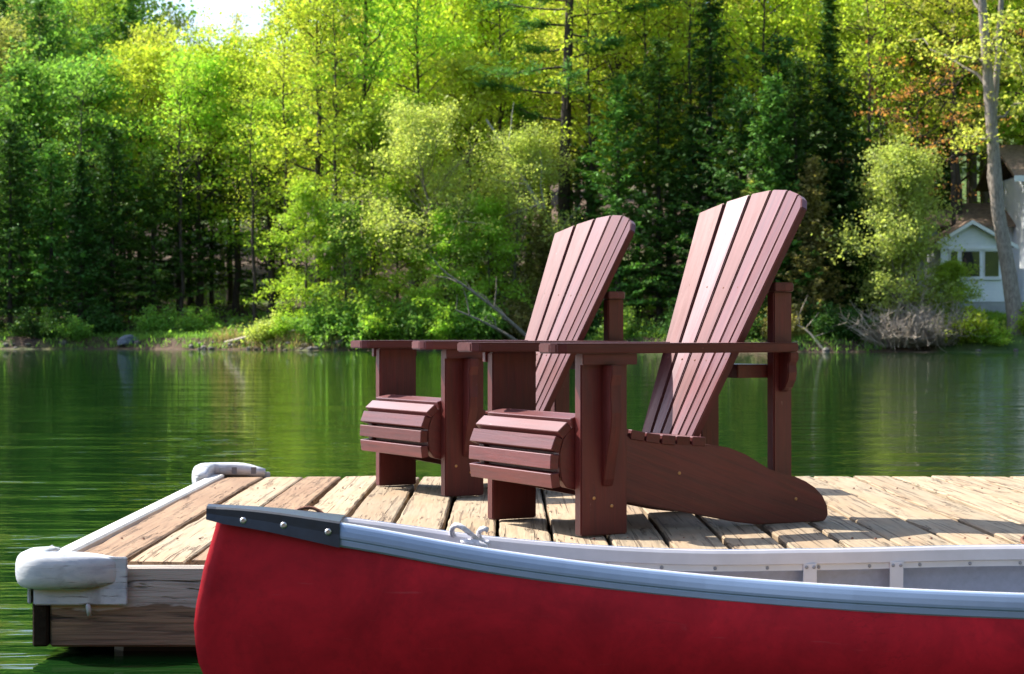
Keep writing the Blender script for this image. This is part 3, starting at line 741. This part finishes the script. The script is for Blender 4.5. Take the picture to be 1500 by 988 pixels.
def conifer(seed, H=14, wid=2.4, step=.36, trunk=.18, droop=-.18, base=.06, per=5, size=(.22, .48), asp=.30, dens=1.0, power=.85, ragged=.2):
    rng = np.random.default_rng(seed); wd = Wood()
    tp = np.array([[rng.normal(0, .02), rng.normal(0, .02), -.35 + (H + .35) * k / 10] for k in range(11)]); wd.add(tp, trunk * (1 - np.linspace(0, 1, 11) * .95), 7)
    A = []; D = []; z = H * base
    while z < H * .985:
        f = z / H; n = 5 if f < .85 else 4; a0 = rng.random() * 6.28
        for k in range(n):
            L = (wid * (1 - f) ** power + .12) * rng.uniform(1 - ragged * 1.6, 1 + ragged); az = a0 + k * 6.283 / n + rng.uniform(-.3, .3)
            el = droop + .55 * f + rng.uniform(-.12, .12)
            d = np.array([math.cos(az) * math.cos(el), math.sin(az) * math.cos(el), math.sin(el)])
            c = curve((0, 0, z + rng.uniform(-.12, .12)), d, L, 5, rng, .06, .03); wd.add(c, np.linspace(max(.012, .03 * (1 - f)), .006, 6), 3)
            m = max(3, int(L * 5.0 * dens))
            for q in range(m):
                t = (q + rng.random()) / m; t = .12 + .88 * t; i = min(int(t * 5), 4); p = c[i] + (c[i + 1] - c[i]) * (t * 5 - i)
                side = np.cross(d, [0, 0, 1.]) * (1 if rng.random() > .5 else -1)
                A.append(p + side * L * .14 * (1.1 - t) * rng.random() * 1.6 - np.array([0, 0, .05])); D.append(d * .8 + side * .8 + np.array([0, 0, -.25]))
        z += step * (1 - .45 * f) * rng.uniform(.8, 1.2)
    return wd.mesh('trunk', M['bark']), leaves('crown', A, per, (.16, .09), size, asp, 1.6, rng, D, M['dark'])
def pine(seed, H=26, trunk=.34):
    rng = np.random.default_rng(seed); wd = Wood()
    tp = np.array([[.35 * math.sin(k * .5) * .3, 0, -.4 + (H + .4) * k / 14] for k in range(15)]); wd.add(tp, trunk * (1 - np.linspace(0, 1, 15) * .80), 10)
    A = []; D = []
    for k in range(46):
        f = .36 + .63 * (k / 45) ** .95; z = H * f; L = (6.8 * (1.02 - f) ** .55) * rng.uniform(.5, 1.1); az = k * 2.399 + rng.uniform(-.5, .5); el = rng.uniform(-.12, .22)
        d = np.array([math.cos(az) * math.cos(el), math.sin(az) * math.cos(el), math.sin(el)])
        c = curve((0, 0, z), d, L, 6, rng, .07, .025); wd.add(c, np.linspace(.085 * (1.2 - f), .012, 7), 4)
        for s in range(9):
            t = .35 + .65 * rng.random(); i = min(int(t * 6), 5); p = c[i] + (c[i + 1] - c[i]) * (t * 6 - i); dd = d + rng.normal(0, .7, 3) * np.array([1, 1, .25]); dd /= np.linalg.norm(dd)
            c2 = curve(p, dd, L * .28 * rng.uniform(.5, 1.1), 3, rng, .1, .05); wd.add(c2, np.linspace(.02, .006, 4), 3)
            for q in (1, 2, 3): A.append(c2[q]); D.append(dd + np.array([0, 0, .5]))
    for k in range(16):          # dead stubs below the crown
        z = H * rng.uniform(.08, .36); az = rng.random() * 6.28; c = curve((0, 0, z), (math.cos(az), math.sin(az), rng.uniform(-.2, .2)), rng.uniform(.4, 1.7), 3, rng, .15); wd.add(c, np.linspace(.03, .008, 4), 3)
    return wd.mesh('trunk', M['bark']), leaves('crown', A, 15, (.32, .14), (.20, .50), .2, 1.4, rng, D, M['pine'])
def bush(seed, R=1.6, H=2.2, stems=26, per=16, size=(.09, .28), spread=.35, twigs=3):
    rng = np.random.default_rng(seed); wd = Wood(); A = []
    for k in range(stems):
        az = rng.random() * 6.28; o = R * .3 * math.sqrt(rng.random()); el = rng.uniform(.5, 1.5); L = H * rng.uniform(.55, 1.08)
        c = curve((o * math.cos(az), o * math.sin(az), -.15), (math.cos(az) * math.cos(el) * R / H * 1.2, math.sin(az) * math.cos(el) * R / H * 1.2, math.sin(el)), L, 6, rng, .16, -.02); wd.add(c, np.linspace(.035, .007, 7), 3)
        for i in (3, 4, 5, 6): A.append(c[i])
        for s in range(twigs):
            i = int(rng.integers(1, 6)); c2 = curve(c[i], rng.normal(0, .7, 3) + np.array([0, 0, .4]), L * .35 * rng.random(), 3, rng, .2); wd.add(c2, np.linspace(.014, .005, 4), 3); A += [c2[1], c2[2], c2[3]]
    if per == 0: return wd.mesh('stems', M['twig']), None
    return wd.mesh('stems', M['bark']), leaves('foliage', A, per, (spread, spread * .7), size, .6, .8, rng, None, M['yg2'])

PROTO = {
 'maple_a': deciduous(1, 15, .28, 4.3, 30, 17, flat=.42),
 'maple_b': deciduous(2, 17, .34, 4.0, 30, 17, shape='vase', flat=.42),
 'maple_c': deciduous(3, 13, .20, 3.8, 28, 17, shape='round', flat=.36),
 'tall_a': deciduous(4, 20, .30, 3.2, 34, 14, shape='col', clump=.7, size=(.10, .34)),
 'tall_b': deciduous(5, 20, .45, 3.4, 28, 13, shape='vase', clump=.7, size=(.10, .34), trunk=.17),
 'thin': deciduous(6, 19, .35, 2.6, 26, 4, shape='col', clump=.55, size=(.10, .28), trunk=.15),
 'willow': deciduous(7, 10.5, .06, 3.7, 44, 26, shape='round', clump=.55, size=(.08, .22), lean=(-.05, 0), rise=.75, trunk=.14, flat=.8),
 'young': deciduous(8, 8, .10, 2.2, 26, 16, shape='cone', clump=.45, size=(.09, .28), trunk=.09, flat=.45),
 'sprays': deciduous(9, 15, .42, 5.2, 22, 12, shape='vase', clump=.6, size=(.10, .32), rise=.22, trunk=.26, flat=.25),
 'sprays_thin': deciduous(10, 15, .5, 5.0, 15, 6, shape='vase', clump=.55, size=(.10, .32), rise=.2, trunk=.2, flat=.2),
 'spruce_a': conifer(20, 15, 2.3, trunk=.17), 'spruce_b': conifer(21, 17, 1.9, .34, ragged=.3),
 'hemlock_a': conifer(22, 13, 3.0, .40, droop=-.05, per=6, size=(.18, .40), asp=.42, power=.6, ragged=.42, base=.10),
 'hemlock_b': conifer(23, 11, 3.2, .42, droop=-.10, per=6, size=(.18, .40), asp=.42, power=.5, ragged=.5, base=.14),
 'cedar': conifer(24, 10, 2.0, .26, droop=.30, per=6, size=(.14, .32), asp=.55, power=.55, ragged=.35, base=.04),
 'pine': pine(30),
 'shrub_a': bush(40), 'shrub_b': bush(41, 1.2, 1.3, 22, 14, (.10, .22), .28), 'dead': bush(42, 2.8, 2.3, 190, 0, twigs=12),
 'cedar_bush': deciduous(43, 7.2, .04, 2.5, 46, 30, shape='round', clump=.42, size=(.10, .22), rise=.9, trunk=.12, flat=.9),
}
NAMES = {'spruce_a': 'spruce_tree', 'spruce_b': 'spruce_tree', 'hemlock_a': 'hemlock_tree', 'hemlock_b': 'hemlock_tree', 'cedar': 'cedar_tree', 'pine': 'pine_tree', 'shrub_a': 'shrub', 'shrub_b': 'shrub', 'dead': 'bare_bush', 'cedar_bush': 'bushy_tree', 'willow': 'willow_tree', 'thin': 'slender_tree'}
def px2x(x, d):          # ground position for a bearing and a distance behind the shore
    k = (x - 742) / F; X = 0.0
    for _ in range(8): X = k * (float(yshore(X)) + d)
    return X, float(yshore(X)) + d
trng = random.Random(21)
def tree(kind, x, d, h, mat, bark='bark', label=None, group=None, rz=None, tilt=(0, 0), sx=1.0, cat=None):
    tm, cm = PROTO[kind]; X, Y = px2x(x, d); z = float(hill(X, Y))
    H0 = {'maple_a': 15, 'maple_b': 17, 'maple_c': 13, 'tall_a': 20, 'tall_b': 20, 'thin': 19, 'willow': 10.5, 'young': 8, 'sprays': 15, 'sprays_thin': 15, 'spruce_a': 15, 'spruce_b': 17, 'hemlock_a': 13, 'hemlock_b': 11, 'cedar': 10, 'pine': 26, 'shrub_a': 2.2, 'shrub_b': 1.3, 'dead': 2.3, 'cedar_bush': 7.2}[kind]
    s = h / H0; sh = s ** .75 * sx if H0 > 3 else s * sx
    o = empty(NAMES.get(kind, 'leafy_tree'), (X, Y, z - .02), trng.random() * 6.28 if rz is None else rz); o.rotation_euler[0], o.rotation_euler[1] = tilt
    o.scale = (sh, sh, s)
    shr = kind.startswith('shrub') or kind == 'dead'
    a = link(bpy.data.objects.new('stems' if shr else 'trunk', tm), o)
    a.material_slots[0].link = 'OBJECT'; a.material_slots[0].material = M[bark]
    if cm:
        b = link(bpy.data.objects.new('foliage' if shr else 'crown', cm), o); b.material_slots[0].link = 'OBJECT'; b.material_slots[0].material = M[mat]
    if label is None:
        form = {'maple_a': 'round-crowned', 'maple_b': 'spreading', 'maple_c': 'low broad', 'tall_a': 'slim upright', 'tall_b': 'high-crowned', 'thin': 'thin sparse', 'young': 'young', 'sprays': 'level-branched', 'spruce_a': 'pointed', 'spruce_b': 'narrow pointed', 'hemlock_a': 'ragged', 'hemlock_b': 'broad ragged', 'cedar': 'dense upright', 'willow': 'soft', 'pine': 'tall'}[kind]
        col_ = {'yg1': 'yellow-green', 'yg2': 'fresh green', 'yg3': 'golden green', 'green': 'mid green', 'dark': 'very dark green', 'conifer': 'deep green', 'olive': 'olive green', 'brownish': 'brownish green', 'soft': 'pale green', 'pine': 'green', 'orange': 'orange'}[mat]
        wh = 'at the front of the far wood' if d < 9 else ('behind the front row of the far wood' if d < 20 else 'deep in the far wood')
        w0 = {'spruce_a': 'spruce', 'spruce_b': 'spruce', 'hemlock_a': 'hemlock', 'hemlock_b': 'hemlock', 'cedar': 'cedar', 'pine': 'pine'}.get(kind, 'tree')
        label = f'{form} {col_} {w0} {wh}'; group = f'{col_} {form} {w0}s {wh}'
    tag(o, label, cat or ('bush' if shr else 'tree'), group)
    return o
# ---- the front of the wood, tree by tree (bearing, metres behind the shore, kind, height, leaf)
for a in [
 # left: dark conifers with leafy crowns over them
 ('hemlock_b', -60, 4, 10.5, 'dark'), ('hemlock_a', -150, 4, 11, 'conifer'), ('maple_c', -230, 4, 11, 'green'), ('hemlock_b', -310, 4, 10, 'dark'), ('maple_a', -400, 5, 13, 'yg2'), ('hemlock_a', 15, 3.2, 10.8, 'dark'), ('hemlock_b', 75, 4.5, 9.6, 'conifer'), ('cedar', 118, 3.0, 8.8, 'dark'), ('hemlock_a', 165, 4.0, 10.4, 'dark'),
 ('hemlock_b', 225, 5.0, 8.8, 'conifer'), ('hemlock_b', 262, 7.0, 8.2, 'dark'), ('maple_a', 60, 9, 13.0, 'green'), ('maple_c', 135, 9, 12.8, 'green'), ('hemlock_a', 30, 8, 14.0, 'conifer'),
 ('maple_a', 205, 10, 13.6, 'yg1'), ('maple_c', 290, 9.5, 12.4, 'yg2'), ('maple_b', 345, 11, 14.0, 'yg1'), ('maple_c', 395, 9, 10.5, 'yg2'), ('hemlock_b', 310, 12, 8.0, 'dark'), ('hemlock_a', 400, 13, 9.0, 'dark'),
 ('tall_a', 465, 6.5, 18.5, 'yg1'), ('tall_a', 520, 8.0, 20.0, 'yg2'), ('young', 452, 2.6, 6.8, 'yg2'), ('young', 505, 2.2, 5.8, 'green'), ('maple_c', 545, 4.5, 10.0, 'yg2'), ('young', 585, 2.4, 7.0, 'yg2'),
 ('young', 655, 1.8, 5.6, 'yg2'), ('young', 715, 2.4, 6.0, 'yg2'), ('hemlock_b', 735, 6.5, 8.0, 'dark'), ('maple_c', 690, 8, 12.5, 'yg1'), ('tall_b', 610, 10, 19, 'yg2'),
 # centre right: hemlocks and spruces
 ('hemlock_a', 905, 4.0, 11.5, 'conifer'), ('hemlock_a', 965, 5.5, 13.0, 'conifer'), ('hemlock_b', 860, 6.0, 8.5, 'dark'), ('spruce_a', 1040, 7.0, 17.6, 'dark'), ('hemlock_a', 1015, 4.5, 9.5, 'dark'),
 ('hemlock_b', 1085, 4.0, 10.5, 'dark'), ('cedar', 1130, 3.2, 10.8, 'conifer'), ('hemlock_a', 1165, 5.0, 11.5, 'dark'), ('cedar', 1190, 2.8, 7.4, 'brownish'), ('hemlock_b', 1235, 5.2, 10.5, 'dark'), ('cedar', 1265, 4.0, 8.2, 'dark'), ('hemlock_b', 1140, 7.5, 12.6, 'dark'),
 ('maple_b', 905, 10, 16.5, 'yg1'), ('tall_b', 870, 12, 18.5, 'yg3'), ('maple_b', 985, 13, 17.0, 'yg1'), ('tall_b', 1120, 13, 18.5, 'yg1'), ('cedar', 1105, 2.6, 6.5, 'olive'),
 # right
 ('maple_a', 1335, 12, 14.0, 'yg1'), ('tall_b', 1300, 14, 18.0, 'yg1'), ('thin', 1285, 9, 17, 'yg1'), ('maple_c', 1390, 15, 11.0, 'yg2'), ('thin', 1345, 17, 19, 'yg3'), ('maple_b', 1470, 17, 15.0, 'yg1'),
 ('maple_a', 1590, 20, 16, 'yg3'), ('thin', 128, 6, 13, 'green'), ('thin', 268, 6, 13, 'yg2'), ('thin', 375, 6, 12, 'yg1'), ('thin', 490, 5, 16, 'yg1'), ('thin', 425, 7, 16, 'yg1'), ('thin', 735, 8, 18, 'yg2'), ('thin', 870, 6, 17, 'yg1'), ('thin', 930, 8, 18, 'yg1'), ('thin', 1275, 7, 16, 'yg1'), ('thin', 1395, 8, 17, 'yg1'), ('thin', 1010, 9, 18, 'yg1'), ('spruce_b', 1385, 10, 9.5, 'dark'),
]:
    tree(*a)
tree('hemlock_a', 190, 26, 18.0, 'conifer', label='dark hemlock whose top stands against the sky above the yellow-green maples', sx=.8)
tree('hemlock_a', 5, 20, 18.2, 'dark', label='very dark conifer top rising behind the shaded hemlocks', sx=.9)
tree('spruce_b', 1215, 5.5, 14.6, 'dark', label='slim dark spruce with a pointed spire top beside the pale house', sx=1.15)
tree('pine', 826, 5.5, 27, 'pine', label='tall pine with thick bare dark trunk rising over the pale willow', rz=2.3, tilt=(0, -.02))
tree('willow', 665, 3.0, 9.6, 'soft', 'bark_grey', label='pale green willow leaning out over the shore from the pine', rz=0.4, tilt=(0, -.14))
tree('willow', 745, 3.6, 8.4, 'soft', 'bark_grey', label='soft pale green willow growing under the tall pine trunk', rz=2.4, tilt=(0, -.06))
tree('cedar', 795, 2.4, 5.8, 'brownish', label='rounded brownish green bush between willow and dark hemlocks', sx=1.15)
tree('tall_b', 262, 30, 15.5, 'olive', 'bark', label='half-bare olive tree standing against the sky beside the dark hemlock top', sx=.8)
tree('thin', 352, 28, 16.5, 'yg3', 'bark', label='thin golden-leaved tree standing against the sky')
tree('thin', 402, 24, 15.5, 'yg3', 'bark', label='nearly bare slender tree standing against the sky')
tree('sprays', 1405, 9.5, 15.0, 'yg3', label='golden green maple with level sprays above the cottage roof', rz=.5)
tree('sprays_thin', 1340, 4.5, 10.0, 'orange', label='orange-leaved maple with level sprays over the olive bush', rz=1.2, sx=.85)
tree('sprays_thin', 1455, 12, 17.0, 'orange', label='tall maple with orange new leaves behind the leaning grey trunk', rz=2.9)
tree('cedar_bush', 1322, 1.6, 6.9, 'olive', 'bark_grey', label='dense olive green bushy tree at the water beside the cottage', rz=.7, sx=1.0)
tree('cedar_bush', 1392, 2.2, 2.5, 'yg2', 'bark_grey', label='leafy green bush reaching in front of the cottage windows', rz=2.2)
tree('dead', 1318, .6, 2.3, 'olive', 'twig', label='tangled grey leafless bush at the water under the olive tree', rz=1.0)
tree('dead', 1375, .7, 2.0, 'olive', 'twig', label='tangled brown-grey leafless bush beside the grassy bank', rz=2.0)
tree('shrub_b', 1412, 1.0, 1.4, 'yg1', label='bright green shrub on the bank below the cottage lawn')
tree('shrub_b', 1455, .7, .9, 'yg2', label='low green shrub at the water below the cottage lawn')
tree('shrub_b', 392, .9, 1.25, 'soft', label='pale green shrub on the open bank beside the fallen log')
for x, d, h, m in [(-30, 1.2, 1.6, 'dark'), (55, 1.3, 1.6, 'dark'), (110, 1.0, 1.2, 'green'), (150, 2.2, 1.7, 'dark'), (235, 2.6, 1.6, 'green'), (290, 3.0, 1.4, 'green'), (425, 1.4, 1.4, 'yg2'), (470, 1.0, 1.8, 'green'), (520, .9, 2.0, 'green'),
                   (560, .8, 2.1, 'yg2'), (610, .9, 2.0, 'green'), (660, .8, 1.8, 'yg2'), (705, 1.0, 2.2, 'green'), (760, 1.2, 1.9, 'brownish'), (800, 1.0, 1.6, 'brownish'), (850, 1.3, 1.8, 'dark'), (910, 1.2, 1.5, 'green'), (1000, 1.4, 1.6, 'dark'), (1090, 1.3, 1.7, 'dark'), (1150, 1.2, 1.5, 'brownish'), (1205, 1.8, 1.6, 'dark'), (1246, 1.3, 1.4, 'dark'), (1520, 1.5, 1.5, 'yg2')]:
    nm_ = {'dark': 'dark green', 'green': 'mid green', 'yg2': 'fresh green', 'brownish': 'brownish green'}[m]
    tree('shrub_a', x, d, h, m, label=nm_ + ' shrub along the far waterline', group=nm_ + ' waterline shrubs')
# leaning grey trunk on the right with a bare double stem
def trunk_tree(name, label, paths, mat, leaf=None, cat='tree'):
    base = Vector(paths[0][0][0]); o = empty(name, base); tag(o, label, cat); wd = Wood()
    for p, r, s in paths: wd.add(np.array(p) - np.array(base), r, s)
    a = link(bpy.data.objects.new('trunk', wd.mesh('trunk', M[mat])), o)
    if leaf is not None:
        A, mt, per, sp, sz = leaf
        link(bpy.data.objects.new('crown', leaves('crown', np.array(A) - np.array(base), per, sp, sz, .6, 1.1, np.random.default_rng(77), None, M[mt])), o)
    return o
def P(x, y, Z): return ((x - 742) / F * Z, Z, CAM_Z + (486 - y) / F * Z)
rng7 = np.random.default_rng(70)
Zt = 80.5; gx, gy, _ = P(1489, 470, Zt); gz = float(hill(gx, gy))
main = [(gx, gy, gz - .3), (gx - .05, gy, gz + .7), P(1478, 400, Zt), P(1462, 310, Zt), P(1454, 200, Zt), P(1447, 110, Zt), P(1440, 20, Zt), P(1432, -90, Zt), P(1420, -190, Zt)]
pth = [(main, np.linspace(.38, .12, 9), 9)]
second = [P(1466, 335, Zt + .3), P(1452, 260, Zt + .6), P(1455, 170, Zt + .8), P(1462, 80, Zt + .9), P(1470, -60, Zt + 1)]
pth.append((second, np.linspace(.22, .10, 5), 7))
AL = []
for (x0, y0), (x1, y1) in [((1452, 215), (1405, 205)), ((1449, 130), (1330, 60)), ((1445, 70), (1500, 110)), ((1442, 20), (1370, -40)), ((1436, -60), (1500, -120)), ((1430, -110), (1340, -150)), ((1453, 190), (1520, 150)), ((1450, 100), (1400, 95)), ((1446, 90), (1480, 30))]:
    a_, b_ = np.array(P(x0, y0, Zt)), np.array(P(x1, y1, Zt + rng7.uniform(-2.5, 2.5))); c_ = np.array([a_ + (b_ - a_) * t + rng7.normal(0, .10, 3) + np.array([0, 0, .35 * math.sin(t * 3.1)]) for t in np.linspace(0, 1, 7)])
    c_[0] = a_; pth.append((c_, np.linspace(.09, .015, 7), 4))
    for i in (3, 4, 5, 6): AL += [c_[i] + rng7.normal(0, .35, 3) for _ in range(4)]
trunk_tree('leaning_tree', 'tall leaning pale grey trunk with a second stem in front of the cottage', pth, 'bark_grey', (AL, 'yg3', 14, (.6, .25), (.14, .28)))
# leaning birch among the willows, fallen birches over the bank
Zb = 89.0; bx0, by0, _ = P(834, 486, Zb); bz = float(hill(bx0, by0))
pb = [((bx0, by0, bz - .2), P(832, 440, Zb), P(815, 350, Zb), P(780, 285, Zb), P(745, 225, Zb), P(712, 175, Zb))]
pths = [(np.array(pb[0]), np.linspace(.17, .05, 6), 7)]
for (x0, y0), (x1, y1) in [((800, 322), (790, 220)), ((770, 270), (715, 262)), ((790, 300), (735, 320)), ((745, 225), (752, 150)), ((815, 350), (850, 300))]:
    a_, b_ = np.array(P(x0, y0, Zb)), np.array(P(x1, y1, Zb - .4)); c_ = np.array([a_ + (b_ - a_) * t + rng7.normal(0, .05, 3) for t in np.linspace(0, 1, 5)]); c_[0] = a_; pths.append((c_, np.linspace(.05, .012, 5), 4))
trunk_tree('birch_tree', 'white leaning birch with bare branches in front of the willows', pths, 'bark_birch')
def fallen(name, label, a, b, r, side, mat='bark_birch', n=7):
    a_, b_ = np.array(a), np.array(b); c_ = np.array([a_ + (b_ - a_) * t + np.array([0, 0, .18 * math.sin(t * 3.1)]) for t in np.linspace(0, 1, 7)]); pp = [(c_, np.linspace(r, r * .35, 7), 7)]
    for k in range(n):
        i = 2 + k % 5; e = c_[i] + (b_ - a_) * .16 + rng7.normal(0, .5, 3) * np.array([1, .6, .8]) + np.array([0, 0, .25]); pp.append((np.array([c_[i], (c_[i] + e) / 2 + rng7.normal(0, .05, 3), e]), np.array([r * .35, r * .25, .008]), 4))
    return trunk_tree(name, label, pp, mat, None, 'fallen tree')
Zf = 85.0; sx_, sy_, _ = P(792, 480, Zf); sz_ = float(hill(sx_, sy_ + 1.0))
fallen('fallen_birch', 'pale fallen birch slanting up from the bank into the willows', (sx_, sy_ + 1.2, sz_ + .1), P(655, 402, Zf - 1.0), .10, 1, 'bark_grey')
sx2, sy2, _ = P(786, 486, Zf)
fallen('fallen_birch', 'pale fallen birch lying low over the water below the willows', (sx2, sy2 + 1.0, sz_ - .15), P(668, 455, Zf - 1.6), .09, 1, 'bark_grey')
X0, Y0 = px2x(330, .35); X1, Y1 = px2x(468, 1.2)
fallen('fallen_log', 'long bleached log lying on the open bank', (X0, Y0, float(hill(X0, Y0)) + .12), (X1, Y1, float(hill(X1, Y1)) + .35), .10, 1, 'twig', 4)
X0, Y0 = px2x(1165, .9); 
fallen('driftwood', 'bare grey driftwood branch at the water by the dark conifers', (*px2x(1205, .4), .12), (X0, Y0, 1.15), .07, 1, 'twig', 5)

# ---- the deeper rows of the wood
for row, (d0, hh) in enumerate([(15, 16.0), (23, 17.5), (33, 19.0), (46, 20.5), (62, 22)]):
    x = -430 + row * 31
    while x < 1930:
        r = trng.random(); gap = 170 < x < 440
        if gap: h = (14.0, 14.2, 14.2, 13.0, 10.5)[row] * trng.uniform(.86, 1.04)
        else: h = hh * trng.uniform(.88, 1.18)
        if x < 150: kd, mt = [('maple_a', 'green'), ('hemlock_a', 'conifer'), ('tall_a', 'yg2'), ('maple_b', 'olive'), ('maple_b', 'brownish')][int(r * 5)]
        elif x < 560: kd, mt = [('maple_b', 'yg1'), ('tall_a', 'yg1'), ('maple_a', 'yg2'), ('tall_b', 'yg3'), ('thin', 'yg1')][int(r * 5)]
        elif x < 860: kd, mt = [('tall_a', 'yg2'), ('spruce_a', 'conifer'), ('maple_b', 'yg1'), ('tall_b', 'yg1')][int(r * 4)]
        else: kd, mt = [('tall_b', 'yg1'), ('maple_b', 'yg1'), ('thin', 'yg1'), ('tall_b', 'yg3'), ('tall_a', 'yg2'), ('spruce_b', 'dark'), ('maple_b', 'yg3')][int(r * 7)]
        tree(kd, x, d0 + trng.uniform(-2.5, 2.5), h, mt, trng.choice(['bark', 'bark', 'bark_grey']))
        x += trng.uniform(52, 96) * (1 if -150 < x < 1650 else 1.5)

# ------------------------------------------------------------------ cottage on the right
hx0, hy0 = P(1383, 450, 84)[0], 84.0; gzh = 1.72
house = empty('cottage', (20.2, 86.5, gzh)); tag(house, 'white clapboard cottage with brown roof and small gabled wing on the bank', 'house')
def hb(name, x0, x1, y0, y1, z0, z1, mat, parent=house, bevel=0): return box(name, x0 - 20.2, x1 - 20.2, y0 - 86.5, y1 - 86.5, z0 - gzh, z1 - gzh, M[mat], parent, bevel)
def hp(name, poly, ext, mat, parent=house): return prism(name, [(x - 20.2, y - 86.5, z - gzh) for x, y, z in poly], ext, M[mat], parent, 0)
wx0, wx1, pk, ev = 18.75, 21.75, 5.58, 4.72; wc = 20.05
hb('foundation', wx0 + .02, 28, 84.03, 92, gzh - 1.2, gzh + .42, 'concrete')
wing = hp('gable_wall', [(wx0, 84.0, gzh + .42), (wx1, 84.0, gzh + .42), (wx1, 84.0, ev - .1), (wc, 84.0, pk - .1), (wx0, 84.0, ev + .05)], (0, 3.5, 0), 'siding')
for xa, za, xb, zb in ((wx0 - .28, ev - .08, wc, pk + .02), (wx1 + .28, ev - .22, wc, pk + .02)):
    hp('wing_roof', [(xa, 83.72, za), (xb, 83.72, zb), (xb, 83.72, zb + .07), (xa, 83.72, za + .07)], (0, 3.9, 0), 'roof')
    hp('rake_board', [(xa, 83.68, za - .12), (xb, 83.68, zb - .12), (xb, 83.68, zb + .05), (xa, 83.68, za + .05)], (0, .035, 0), 'trim')
for x0, x1 in ((19.13, 19.50), (19.60, 20.46), (20.60, 21.28)):
    wf = hb('window', x0, x1, 83.955, 84.05, 3.18, 4.36, 'trim')
    hb('pane', x0 + .045, x1 - .045, 83.942, 83.953, 3.23, 4.31, 'glass', wf)
hb('window_sill', 19.05, 21.36, 83.90, 83.998, 3.08, 3.17, 'trim')
hb('window_head', 19.05, 21.36, 83.93, 83.998, 4.37, 4.47, 'trim')
# low block behind with a brown roof
hb('wall', 18.2, 24.5, 87.52, 91.5, gzh + .42, 5.75, 'siding')
hp('roof', [(17.8, 86.9, 5.62), (17.8, 89.5, 6.75), (17.8, 92.1, 5.62), (17.8, 92.1, 5.52), (17.8, 89.5, 6.63), (17.8, 86.9, 5.52)], (7.2, 0, 0), 'roof')
# tall block
hb('tall_wall', 22.75, 30, 85.5, 91.4, gzh + .42, 7.75, 'siding')
hp('tall_roof', [(22.2, 84.9, 7.62), (22.2, 88.5, 9.35), (22.2, 92.1, 7.62), (22.2, 92.1, 7.48), (22.2, 88.5, 9.20), (22.2, 84.9, 7.48)], (8.4, 0, 0), 'roof')
hb('fascia_board', 22.15, 30.6, 84.86, 84.897, 7.40, 7.66, 'trim')
for x0, x1 in ((23.6, 24.5), (25.6, 26.5)):
    wf = hb('window', x0, x1, 85.44, 85.55, 5.6, 6.9, 'trim'); hb('pane', x0 + .08, x1 - .08, 85.425, 85.437, 5.68, 6.82, 'glass', wf)
    wf = hb('window', x0, x1, 85.44, 85.55, 3.0, 4.4, 'trim'); hb('pane', x0 + .08, x1 - .08, 85.425, 85.437, 3.08, 4.32, 'glass', wf)

# ------------------------------------------------------------------ shore stones, grass, ground cover
def rock_mesh(seed, mat):
    rg = np.random.default_rng(seed); bm = bmesh.new(); bmesh.ops.create_icosphere(bm, subdivisions=2, radius=1)
    ph = rg.random(6) * 6
    for v in bm.verts:
        p = v.co; k = 1 + .22 * math.sin(p.x * 2.3 + ph[0]) + .18 * math.sin(p.y * 2.9 + ph[1]) + .15 * math.sin(p.z * 3.1 + ph[2]) + rg.normal(0, .05); v.co = Vector((p.x * k * 1.15, p.y * k * .9, p.z * k * .62))
    me = bpy.data.meshes.new('shore_stone'); bm.to_mesh(me); bm.free(); me.materials.append(mat); return me
rmes = [rock_mesh(s, M['rock']) for s in (1, 2, 3, 4)]
def stone(me, x, d, s, label, group=None, name='shore_stone'):
    X, Y = px2x(x, d); o = bpy.data.objects.new(name, me); o.location = (X, Y, max(float(hill(X, Y)), -.05) + s * .22); o.scale = (s, s, s); o.rotation_euler = (0, 0, trng.random() * 6); link(o); tag(o, label, 'stone', group)
stone(rock_mesh(9, M['rock_blue']), 192, .5, .45, 'blue-grey boulder on the shaded waterline under dark conifers', None, 'boulder')
for k in range(60):
    x = trng.uniform(-60, 1560) if k < 30 else trng.uniform(280, 480)
    stone(trng.choice(rmes), x, trng.uniform(-.15, .5), trng.uniform(.07, .20), 'grey-brown stone along the far waterline', 'waterline stones')
def blades(name, n, fx, fd, mat, size, label, seed):
    rg = np.random.default_rng(seed); A = []
    while len(A) < n:
        X, Y = px2x(rg.uniform(*fx), rg.uniform(*fd)); 
        if math.sin(X * 1.7) + math.sin(X * .61 + Y) + rg.normal(0, .8) < -.3: continue
        A.append((X, Y, float(hill(X, Y)) + size[0] * .4))
    rg2 = np.random.default_rng(seed + 1); D = np.zeros((len(A), 3)); D[:, 2] = 1.6
    o = link(bpy.data.objects.new(name, leaves(name, np.array(A), 12, (.35, .08), size, .12, -.2, rg2, D, M[mat]))); tag(o, label, 'grass', None, 'stuff')
blades('shore_grass', 2400, (-80, 1300), (.05, 3.6), 'green', (.18, .42), 'green grass along the far bank', 5)
blades('dry_grass', 520, (310, 500), (.08, 3.2), 'dry', (.18, .45), 'dry straw-coloured grass on the open bank', 6)
blades('lawn_grass', 1700, (1395, 1600), (.5, 7.0), 'grass', (.14, .32), 'bright green lawn before the cottage', 8)
# low ground cover under the trees
rg = np.random.default_rng(12); A = []
for _ in range(2600):
    X, Y = px2x(rg.uniform(-120, 1380), 1.5 + 26 * rg.random() ** 1.3); A.append((X, Y, float(hill(X, Y)) + .18))
o = link(bpy.data.objects.new('ground_cover', leaves('ground_cover', np.array(A), 9, (.6, .18), (.14, .32), .6, 1.0, rg, None, M['green']))); tag(o, 'low green ground cover under the trees', 'ground cover', None, 'stuff')
